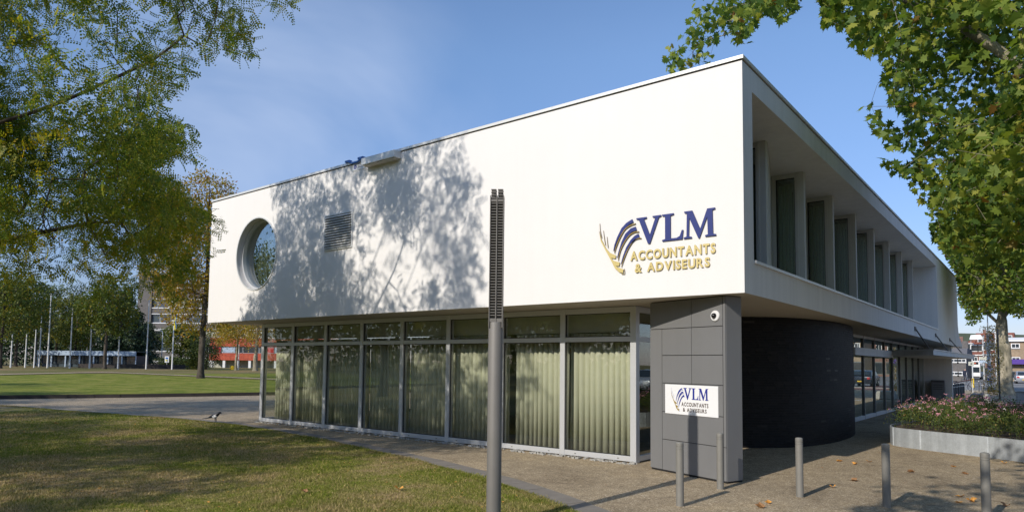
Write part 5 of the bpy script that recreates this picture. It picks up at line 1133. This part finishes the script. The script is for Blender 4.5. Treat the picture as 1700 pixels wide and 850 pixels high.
# ================================================================== FAR RIGHT: street
def gsheet(name, pts, z, mat): m_ = MB(); m_.add([(x, y, z) for x, y in pts], [tuple(range(len(pts)))], mat); return struct(m_.build(name))
gsheet('street_pavement', [(-40, 46.2), (60, 46.2), (60, 54), (-40, 54)], .0, 'aggregate'); 
gsheet('road', [(-60, 54.2), (90, 54.2), (90, 150), (-60, 150)], -.004, 'road_grey'); gsheet('cycle_track', [(2.2, 48), (6.5, 48), (6.5, 64), (2.6, 64)], .006, 'road_red')
gsheet('side_road', [(8.5, -90), (17, -90), (17, 46), (8.5, 46)], .004, 'road_grey')
mb = MB(); mb.prism([(-60, 54), (-60, 54.2), (90, 54.2), (90, 54)], -.05, .05, 'concrete'); struct(mb.build('street_kerb'))
for k, (y0, y1) in enumerate(((58, 59.2), (62, 63), (67, 68.4), (74, 76), (84, 87))): gsheet('pale_band', [(-14, y0), (5, y0), (5, y1), (-14, y1)], .003, 'concrete')
a, b = Vector((1.56, 30.6)), Vector((2.54, 20.7)); n_ = Vector((.05, .005)); gsheet('white_line', [tuple(a-n_), tuple(b-n_), tuple(b+n_), tuple(a+n_)], .006, 'white_paint')
mb = MB(); pp = [at(px, 800) for px in range(900, 2600, 100)]
hh = [30, 40, 48, 50, 44, 42, 44, 44, 43, 42, 44, 50, 55, 50, 40, 30, 20]; vs = []
for p, h_ in zip(pp, hh): vs += [(p.x, p.y, -2), (p.x, p.y+20, h_), (p.x, p.y+260, h_+8), (p.x, p.y+700, -2)]
mb.add(vs, [(4*i+j, 4*i+4+j, 4*i+5+j, 4*i+1+j) for i in range(len(pp)-1) for j in range(3)], 'hill'); struct(mb.build('hill', smooth=80))
def house(name, label, pxl, pxr, d, py_eave, py_ridge, wall, roofm='roof_tile', rows=(), xr=None, mans=True, dep=9, awn=None, shop=True, dorm=0, band=True):
    a = at(pxl, d); b = at(pxr, d); w_ = (b-a).length if xr is None else xr; T = thing(name, label, 'house' if 'house' in name else 'building', (a.x, a.y, 0)); c = (pxl+pxr)/2
    ze, zrd = zat(c, py_eave, d), zat(c, py_ridge, d)
    MB().box(0, w_, 0, dep, -.1, ze, wall).build('wall', T)
    i_ = 1.1 if mans else dep/2
    r_ = MB(); vs = [(-.15, -.3, ze), (w_+.15, -.3, ze), (w_+.15, dep+.3, ze), (-.15, dep+.3, ze), (-.15, i_, zrd), (w_+.15, i_, zrd), (w_+.15, dep-i_, zrd), (-.15, dep-i_, zrd)]
    r_.add(vs, [(0, 3, 2, 1), (0, 1, 5, 4), (1, 2, 6, 5), (2, 3, 7, 6), (3, 0, 4, 7), (4, 5, 6, 7)], roofm); rf_ = r_.build('roof', T)
    MB().box(-.17, w_+.17, -.38, -.29, ze-.18, ze+.04, 'white_paint').build('gutter', T)
    for q in range(2): MB().box(w_*(.2+.6*q)-.35, w_*(.2+.6*q)+.35, dep*.45, dep*.45+.7, zrd-.3, zrd+1.1, wall).build('chimney', rf_)
    fl_ = ze/max(1, rows) if rows else ze
    nw = max(2, int(w_/1.9))
    for r__ in range(rows):
        z0_ = ze*(r__)/rows
        for k in range(nw):
            xc = w_*(k+.5)/nw
            if r__ == 0 and shop:
                o = MB().box(xc-w_/nw*.44, xc+w_/nw*.44, -.06, -.003, .35, min(2.8, ze/rows-.5), 'frame_dark').build('shop_window', T); MB().box(xc-w_/nw*.38, xc+w_/nw*.38, -.075, -.061, .5, min(2.65, ze/rows-.6), 'car_glass').build('pane', o)
            else:
                o = MB().box(xc-.5, xc+.5, -.05, -.003, z0_+.8, z0_+ze/rows-.45, 'white_paint').build('window', T); MB().box(xc-.4, xc-.03, -.062, -.051, z0_+.9, z0_+ze/rows-.55, 'car_glass').build('pane', o); MB().box(xc+.03, xc+.4, -.062, -.051, z0_+.9, z0_+ze/rows-.55, 'car_glass').build('pane', o)
                MB().box(xc-.56, xc+.56, -.1, -.003, z0_+.68, z0_+.79, 'concrete').build('window_sill', T)
    for k in range(dorm):
        xc = w_*(k+.5)/dorm; zd = ze+(zrd-ze)*.25; hd = (zrd-ze)*.55
        o = MB().box(xc-.75, xc+.75, -.1, 1.4, zd, zd+hd, 'white_paint').build('dormer', T); MB().box(xc-.6, xc+.6, -.13, -.101, zd+.15, zd+hd-.15, 'car_glass').build('pane', o)
    if awn: o = MB().add([(-.1, -.05, 3.1), (w_, -.05, 3.1), (w_, -1.0, 2.6), (-.1, -1.0, 2.6), (-.1, -1.0, 2.4), (w_, -1.0, 2.4)], [(0, 3, 2, 1), (3, 4, 5, 2)], awn).build('awning', T)
    return T
house('terraced_house', 'brick house with dark tiled roof just right of the canopy end', 1588, 1613, 150, 585, 566, 'brick_red', rows=2, dorm=2)
house('terraced_house', 'orange red tiled mansard house with white dormer windows', 1612.5, 1632, 148, 589, 568, 'brick_red', rows=2, dorm=2)
house('terraced_house', 'dark brick house with white windows behind the blue striped pole', 1632.5, 1660, 146, 588, 562, 'brick_red', rows=2, dorm=3)
house('terraced_house', 'upper row house with long brown roof on the rise behind the street', 1622, 1672, 190, 575, 553, 'brick_red', rows=3, dorm=4, shop=False)
house('corner_house', 'tan brick corner house with narrow windows and purple awning right of the big trunk', 1671, 1700, 96, 565, 560, 'brick_tan', 'white_paint', rows=3, xr=13, awn='flag_purple', mans=True)
house('white_shop', 'white fronted shop across the street, seen mirrored in the entrance glazing', 1760, 1840, 118, 580, 577, 'white_paint', 'roof_grey', rows=1, xr=16, awn='bracket_blue')
house('terraced_house', 'brick house across the street beyond the right edge', 1850, 1960, 112, 560, 540, 'brick_red', rows=2, dorm=3, xr=18)
house('terraced_house', 'tan brick house farthest along the street beyond the right edge', 1980, 2100, 100, 560, 540, 'brick_tan', rows=2, dorm=3, xr=20)
house('town_house', 'grey town house with white framed windows seen just under the canopy', 1577, 1599, 92, 590, 578, 'brick_grey', 'roof_grey', rows=2, shop=False)
pa_ = thing('parasol', 'large white canvas awning spread above the orange tiled house', 'awning'); p = at(1611, 146); pa_.location = (p.x, p.y-.6, zat(1618, 563, 146))
MB().add([(0, 0, 0), (2.6, 0, 0), (1.9, .8, 1.0), (.2, .8, .9), (0, 0, -.08), (2.6, 0, -.08)], [(0, 1, 2, 3), (4, 5, 1, 0)], 'paper_white').build('canvas', pa_); MB().tube([(.2, .8, .9), (.2, .8, -1.5)], .05, 6, 'coping').build('pole', pa_)
# bus
bs = thing('bus', 'white city bus with orange destination display coming towards the viewer', 'bus'); p = hit(1612.5, 629.5, 2, 0); bs.location = (p.x, p.y, 0)
MB().box(-1.25, 1.25, 0, 11, .35, 2.95, 'white_paint').build('body', bs, bevel=.12)
MB().box(-1.12, 1.12, -.03, -.002, 1.1, 1.95, 'car_glass').build('windscreen', bs, bevel=.01); MB().box(-1.0, 1.0, -.035, -.004, 2.38, 2.78, 'plastic_black').build('display_panel', bs); MB().box(-.85, .7, -.04, -.036, 2.48, 2.68, 'bus_display').build('display_text', bs)
for s in (-1, 1):
    MB().lathe([(0, 0), (.48, 0), (.48, .28), (0, .28)], 20, 'rubber', Matrix.Translation((s*1.12-.14, 2.4, .48)) @ Matrix.Rotation(R(90), 4, 'Y')).build('wheel', bs); MB().lathe([(0, 0), (.48, 0), (.48, .28), (0, .28)], 20, 'rubber', Matrix.Translation((s*1.12-.14, 8.4, .48)) @ Matrix.Rotation(R(90), 4, 'Y')).build('wheel', bs)
    MB().box(s*.95-.16, s*.95+.16, -.03, -.002, .65, .82, 'sign_white').build('headlight', bs, bevel=.02); MB().tube([(s*1.2, .1, 2.6), (s*1.5, -.25, 2.55), (s*1.5, -.25, 2.15)], .05, 6, 'white_paint').build('mirror', bs)
    MB().box(s*1.252-.01, s*1.252+.01, .6, 10.6, 1.25, 2.2, 'car_glass').build('side_window', bs)
MB().box(-1.1, 1.1, -.04, -.003, .4, .5, 'plastic_black').build('bumper', bs)
def car(label, loc, rz, body, group='cars along the street'):
    T = thing('parked_car', label, 'car', loc, rz, group)
    prof = [(-2.1, .25), (-2.15, .55), (-2.1, .85), (-1.95, .93), (-1.35, .98), (-.75, 1.42), (.55, 1.47), (1.35, 1.38), (1.95, .98), (2.12, .9), (2.15, .5), (2.1, .25)]
    m_ = MB(); n_ = len(prof); vs = [(x, y*(.86-.12*max(0, (z-.95)/.5))*1.0, z) for y in (-1, 1) for x, z in prof]; m_.add(vs, [tuple(range(n_)), tuple(range(2*n_-1, n_-1, -1))]+[((i+1) % n_, i, i+n_, (i+1) % n_+n_) for i in range(n_)], body); m_.build('body', T, bevel=.04, smooth=35)
    MB().add([(-1.30, -.7, 1.02), (-1.30, .7, 1.02), (-.80, .62, 1.40), (-.80, -.62, 1.40)], [(0, 1, 2, 3)], 'car_glass').build('windscreen', T).location = (-.02, 0, .03)
    MB().add([(1.90, -.68, 1.03), (1.40, -.62, 1.36), (1.40, .62, 1.36), (1.90, .68, 1.03)], [(0, 1, 2, 3)], 'car_glass').build('rear_window', T).location = (.02, 0, .03)
    for s in (-1, 1):
        MB().add([(-1.1, s*.84, 1.0), (-.72, s*.76, 1.36), (.5, s*.755, 1.4), (1.2, s*.77, 1.33), (1.6, s*.84, 1.0)], [(0, 1, 2, 3, 4)], 'car_glass').build('side_window', T).location = (0, s*.012, 0)
        for xx in (-1.3, 1.32):
            wh = MB().lathe([(0, 0), (.31, 0), (.32, .05), (.32, .17), (.31, .2), (0, .2)], 20, 'rubber', Matrix.Translation((xx, s*.78-.1, .32)) @ Matrix.Rotation(R(-90), 4, 'X')).build('wheel', T, smooth=40); MB().lathe([(0, 0), (.2, 0), (.2, .02), (0, .03)], 14, 'car_silver', Matrix.Translation((xx, s*.885, .32)) @ Matrix.Rotation(R(-90*s), 4, 'X')).build('rim', wh)
        MB().box(-2.17, -2.1, s*.62-.16, s*.62+.16, .62, .78, 'sign_white').build('headlight', T, bevel=.02); MB().box(2.1, 2.17, s*.64-.14, s*.64+.14, .66, .86, 'red_paint').build('tail_light', T, bevel=.02)
    for xx in (-2.18, 2.16): MB().box(xx, xx+.02, -.26, .26, .42, .53, 'plate_yellow').build('number_plate', T)
    return T
car('dark car driving away across the street, mirrored in the entrance glazing', (6.9, 60, 0), R(-90), 'car_dark')
car('silver car parked at the right edge beyond the big trunk', (1.35, 93.0, 0), R(-86), 'car_silver'); car('blue car parked across the street', (13, 80, 0), R(10), 'car_blue'); car('silver estate car beyond the trees', (10.5, 28, 0), R(92), 'car_silver')
# small furniture by the entrance
cb2 = thing('service_cabinet', 'blue grey metal cabinet against the white end wall by the entrance', 'cabinet', (-.78, 29.6, 0))
MB().box(-.28, .28, -.2, .2, .0, 1.15, 'steel_dark').build('body', cb2, bevel=.015); MB().box(-.25, .25, -.215, -.2005, .06, 1.05, 'panel_grey').build('door', cb2, bevel=.004)
for q in range(3): MB().box(-.2, .2, -.222, -.2155, .9-.1*q, .94-.1*q, 'steel_dark').build('vent_slot', cb2)
cbk = thing('concrete_block', 'low trapezoid concrete seat block on the pavement past the flowers', 'bench', (.72, 32.6, 0))
m_ = MB(); m_.add([(-.5, -.75, 0), (.5, -.75, 0), (.5, .75, 0), (-.5, .75, 0), (-.36, -.6, .46), (.36, -.6, .46), (.36, .6, .46), (-.36, .6, .46)], [(0, 3, 2, 1), (4, 5, 6, 7), (0, 1, 5, 4), (1, 2, 6, 5), (2, 3, 7, 6), (3, 0, 4, 7)], 'concrete'); m_.build('block', cbk, bevel=.06)
rb = thing('bollard', 'dark round topped bollard first in the close row beside the entrance wall', 'bollard', hit(1584, 664.5, 2, 0), group='dark bollards in a close row by the entrance')
MB().lathe([(.06, 0), (.06, .83), (.05, .87), (0, .89)], 16, 'steel_dark').build('post', rb, smooth=40); MB().lathe([(.0605, .7), (.064, .7), (.064, .74), (.0605, .74)], 16, 'coping').build('ring', rb, smooth=40)
for i, (px, py) in enumerate(((1588, 663.5), (1592, 662.6), (1596, 661.8), (1600, 661))): copy_tree(rb, None, hit(px, py, 2, 0), label='dark round topped bollard, %s in the close row beside the entrance wall' % ('second', 'third', 'fourth', 'last')[i])
rl = thing('bike_rail', 'dark red horizontal rail between the bollards and the parked bicycles', 'railing'); a = hit(1577, 668, 2, 0); b = hit(1616, 651, 2, 0)
MB().tube([(a.x, a.y, .95), (b.x, b.y, .95)], .035, 6, 'roof_tile').build('rail', rl); 
for q in (0.08, .5, .97): p = a.lerp(b, q); MB().tube([(p.x, p.y, 0), (p.x, p.y, .93)], .03, 6, 'coping').build('post', rl)
yp = thing('sign_post', 'grey sign pole with a bright yellow sleeve and a small yellow sign', 'sign post', hit(1615.5, 643, 2, 0))
MB().lathe([(.05, 0), (.05, 2.7), (0, 2.72)], 10, 'coping').build('pole', yp, smooth=40); MB().lathe([(.1, .0), (.1, .78), (.06, .84), (.051, .84)], 14, 'yellow_paint').build('sleeve', yp, smooth=40); MB().box(-.3, .14, -.08, -.055, 2.0, 2.36, 'blind').build('sign_plate', yp, bevel=.01); MB().box(-.14, .0, -.085, -.081, 2.1, 2.24, 'steel_dark').build('print_mark', yp)
for (px, py), h_, r_, lb in (((1625.5, 650), .95, .035, 'thin dark post standing left of the dark bollard'), ((1631.8, 654.5), .75, .07, 'short dark bollard behind the concrete block')):
    o = thing('bollard', lb, 'bollard', hit(px, py, 2, 0)); MB().lathe([(r_, 0), (r_, h_-.05), (r_*.6, h_-.01), (0, h_)], 12, 'steel_dark').build('post', o, smooth=40); MB().lathe([(r_*1.02, h_*.8), (r_*1.12, h_*.8), (r_*1.12, h_*.86), (r_*1.02, h_*.86)], 12, 'coping').build('ring', o)
bpo = thing('striped_pole', 'thick pale blue pole with dark blue spiral stripes at its foot', 'pole', hit(1643.5, 650.5, 2, 0))
MB().lathe([(.13, 0), (.12, 2.2), (.105, 4.25), (0, 4.27)], 20, 'spiral_paint').build('column', bpo, smooth=40); MB().lathe([(.145, .0), (.145, .35), (.132, .37)], 20, 'plastic_black').build('foot', bpo, smooth=40); MB().lathe([(.045, 4.25), (.035, 6.1), (0, 6.12)], 10, 'white_paint').build('mast', bpo, smooth=40); MB().box(.0, .32, -.1, .1, 3.95, 4.3, 'steel_pole').build('signal_box', bpo, bevel=.02)
p = at(1654, 74); sl2 = thing('street_lamp', 'white curved street lamp behind the blue striped pole', 'street lamp', p); MB().tube([(0, 0, 0), (0, 0, 5.9), (.08, 0, 6.2), (.3, 0, 6.35)], [.09, .07, .06, .05], 8, 'white_paint').build('pole', sl2, smooth=50); MB().box(.28, .8, -.1, .1, 6.28, 6.4, 'white_paint').build('lamp_head', sl2, bevel=.02)
p = at(1633, 104); sp2 = thing('sign_post', 'pale tall post carrying two grey direction plates in the street', 'sign post', p); MB().lathe([(.09, 0), (.07, 6.4), (0, 6.45)], 8, 'coping').build('pole', sp2, smooth=40); MB().box(-.6, .5, -.12, -.09, 2.6, 3.0, 'kiosk_blue').build('sign_plate', sp2); MB().box(-.5, .6, -.12, -.09, 3.1, 3.5, 'blind').build('sign_plate', sp2)
eb = thing('electrical_box', 'small grey electrical box on a narrow foot at the right edge', 'box', (2.86, 18.6, 0))
MB().box(-.26, .3, -.16, .16, .42, .98, 'galvanised').build('housing', eb, bevel=.015); MB().box(-.29, .33, -.19, .19, .981, 1.02, 'galvanised').build('lid', eb, bevel=.008); MB().box(-.12, .2, -.1, .1, 0, .419, 'steel_dark').build('foot', eb); MB().box(-.22, .26, -.172, -.1605, .47, .93, 'galvanised').build('door', eb, bevel=.003)
# flowering climber on a stake before the big trunk
p = hit(1660, 663, 2, 0); cp = thing('climbing_plant', 'straggly climber with white flowers on a dark stake beside the big plane trunk', 'plant', (p.x, p.y, 0))
MB().lathe([(.05, 0), (.045, 4.0), (0, 4.02)], 8, 'steel_dark').build('stake', cp, smooth=40)
rg = np.random.default_rng(5); n_ = 2200; z = .3+3.9*rg.random(n_); P = np.stack([-.32+rg.normal(size=n_)*.2-.06*np.sin(z*2), rg.normal(size=n_)*.15, z], 1); tag(scatter('foliage', leaf_tpl('simple'), P, rand_frames(n_, rg.normal(size=P.shape), rg, .3), .06+.05*rg.random(n_), 'leaf_golden', cp), kind='stuff')
n_ = 260; z = 1.2+2.6*rg.random(n_); P = np.stack([-.38+rg.normal(size=n_)*.16, -.12+rg.normal(size=n_)*.1, z], 1); tag(scatter('blossoms', leaf_tpl('simple'), P, rand_frames(n_, rg.normal(size=P.shape), rg, .3), .07+.05*rg.random(n_), 'petal_white', cp), kind='stuff')
# bicycles
def bicycle(label, loc, rz, group=None):
    T = thing('bicycle', label, 'bicycle', loc, rz, group)
    for x in (-.53, .53):
        pts = [(x+.33*math.cos(q*math.pi/9), 0, .34+.33*math.sin(q*math.pi/9)) for q in range(19)]; wl = MB().tube(pts, .016, 5, 'rubber', cap=False).build('wheel', T)
        m_ = MB()
        for q in range(6): m_.tube([(x-.31*math.cos(q*math.pi/6), 0, .34-.31*math.sin(q*math.pi/6)), (x+.31*math.cos(q*math.pi/6), 0, .34+.31*math.sin(q*math.pi/6))], .003, 3, 'car_silver')
        m_.build('spokes', wl)
    m_ = MB()
    for a, b in (((-.53, 0, .34), (-.15, 0, .82)), ((-.15, 0, .82), (.0, 0, .3)), ((-.53, 0, .34), (0, 0, .3)), ((0, 0, .3), (.4, 0, .78)), ((-.15, 0, .78), (.4, 0, .82)), ((.53, 0, .34), (.36, 0, .98))): m_.tube([a, b], .016, 6, 'car_silver')
    m_.build('frame', T); MB().tube([(.36, -.26, 1.02), (.38, 0, 1.0), (.36, .26, 1.02)], .014, 6, 'steel_dark').build('handlebar', T); MB().box(-.28, -.02, -.07, .07, .86, .91, 'rubber').build('saddle', T, bevel=.02); return T
q = hit(1590, 655, 2, 0); bicycle('silver bicycle parked behind the red rail, nearer the building', (q.x, q.y, 0), .5, 'bicycles parked by the rail'); q = hit(1603, 649, 2, 0); bicycle('silver bicycle parked behind the red rail, nearer the street', (q.x, q.y, 0), .9, 'bicycles parked by the rail')
q = hit(1602.5, 636, 2, 0); cyc = bicycle('bicycle ridden by a dark clothed person in front of the bus', (q.x, q.y, 0), R(-60))
# skinned figures
def skin_obj(name, verts, edges, radii, mats, paint, parent=None, sub=1):
    me = bpy.data.meshes.new(name); me.from_pydata(verts, edges, []); o = link(name, me, parent)
    md = o.modifiers.new('skin', 'SKIN'); md.use_smooth_shade = True
    for i, r_ in enumerate(radii): me.skin_vertices[0].data[i].radius = (r_, r_) if not isinstance(r_, tuple) else r_
    me.skin_vertices[0].data[0].use_root = True
    sb_ = o.modifiers.new('sub', 'SUBSURF'); sb_.levels = sub; sb_.render_levels = sub
    bpy.context.view_layer.update(); me2 = bpy.data.meshes.new_from_object(o.evaluated_get(bpy.context.evaluated_depsgraph_get())); o.modifiers.clear(); o.data = me2
    for m_ in mats: me2.materials.append(M[m_])
    for p_ in me2.polygons: p_.material_index = paint(p_.center); p_.use_smooth = True
    return o
pr = thing('person', 'cyclist in dark clothes with an orange cap in front of the bus', 'person', (q.x, q.y, 0), R(-60))
skin_obj('body', [(-.15, 0, .95), (-.08, 0, 1.2), (.02, 0, 1.42), (.04, 0, 1.52), (.08, 0, 1.66), (0, .2, 1.4), (.14, .24, 1.18), (.34, .22, 1.06), (0, -.2, 1.4), (.14, -.24, 1.18), (.34, -.22, 1.06), (-.1, .12, .92), (.18, .12, .66), (.02, .12, .22), (-.1, -.12, .92), (.22, -.12, .8), (.08, -.12, .42)],
         [(0, 1), (1, 2), (2, 3), (3, 4), (2, 5), (5, 6), (6, 7), (2, 8), (8, 9), (9, 10), (0, 11), (11, 12), (12, 13), (0, 14), (14, 15), (15, 16)], [.15, .15, .13, .06, .11, .06, .045, .035, .06, .045, .035, .09, .07, .045, .09, .07, .045], ['cloth_dark', 'skin', 'cloth_orange'], lambda c: 2 if c.z > 1.66 else (1 if c.z > 1.5 else 0), pr)
# magpie on the paving
mg = thing('magpie', 'small black and white magpie standing on the paving near the lawn edge', 'bird', (-14.95, .1, .0), R(35))
bd_ = skin_obj('body', [(0, 0, .17), (.06, 0, .2), (.11, 0, .245), (.165, 0, .24), (-.08, 0, .15), (-.16, 0, .12), (-.34, 0, .09), (.01, .03, .1), (.02, .03, .012), (.01, -.03, .1), (.02, -.03, .012)],
         [(0, 1), (1, 2), (2, 3), (0, 4), (4, 5), (5, 6), (0, 7), (7, 8), (0, 9), (9, 10)], [.055, .045, .034, .008, .045, .02, (.022, .008), .012, .005, .012, .005], ['feather_black', 'feather_white'], lambda c: 1 if (-.06 < c.x < .06 and c.z < .165 and c.z > .1) or (-.03 < c.x < .03 and abs(c.y) > .045) else 0, mg, 2)
bd_.scale = (1.1, 1.1, 1.15)
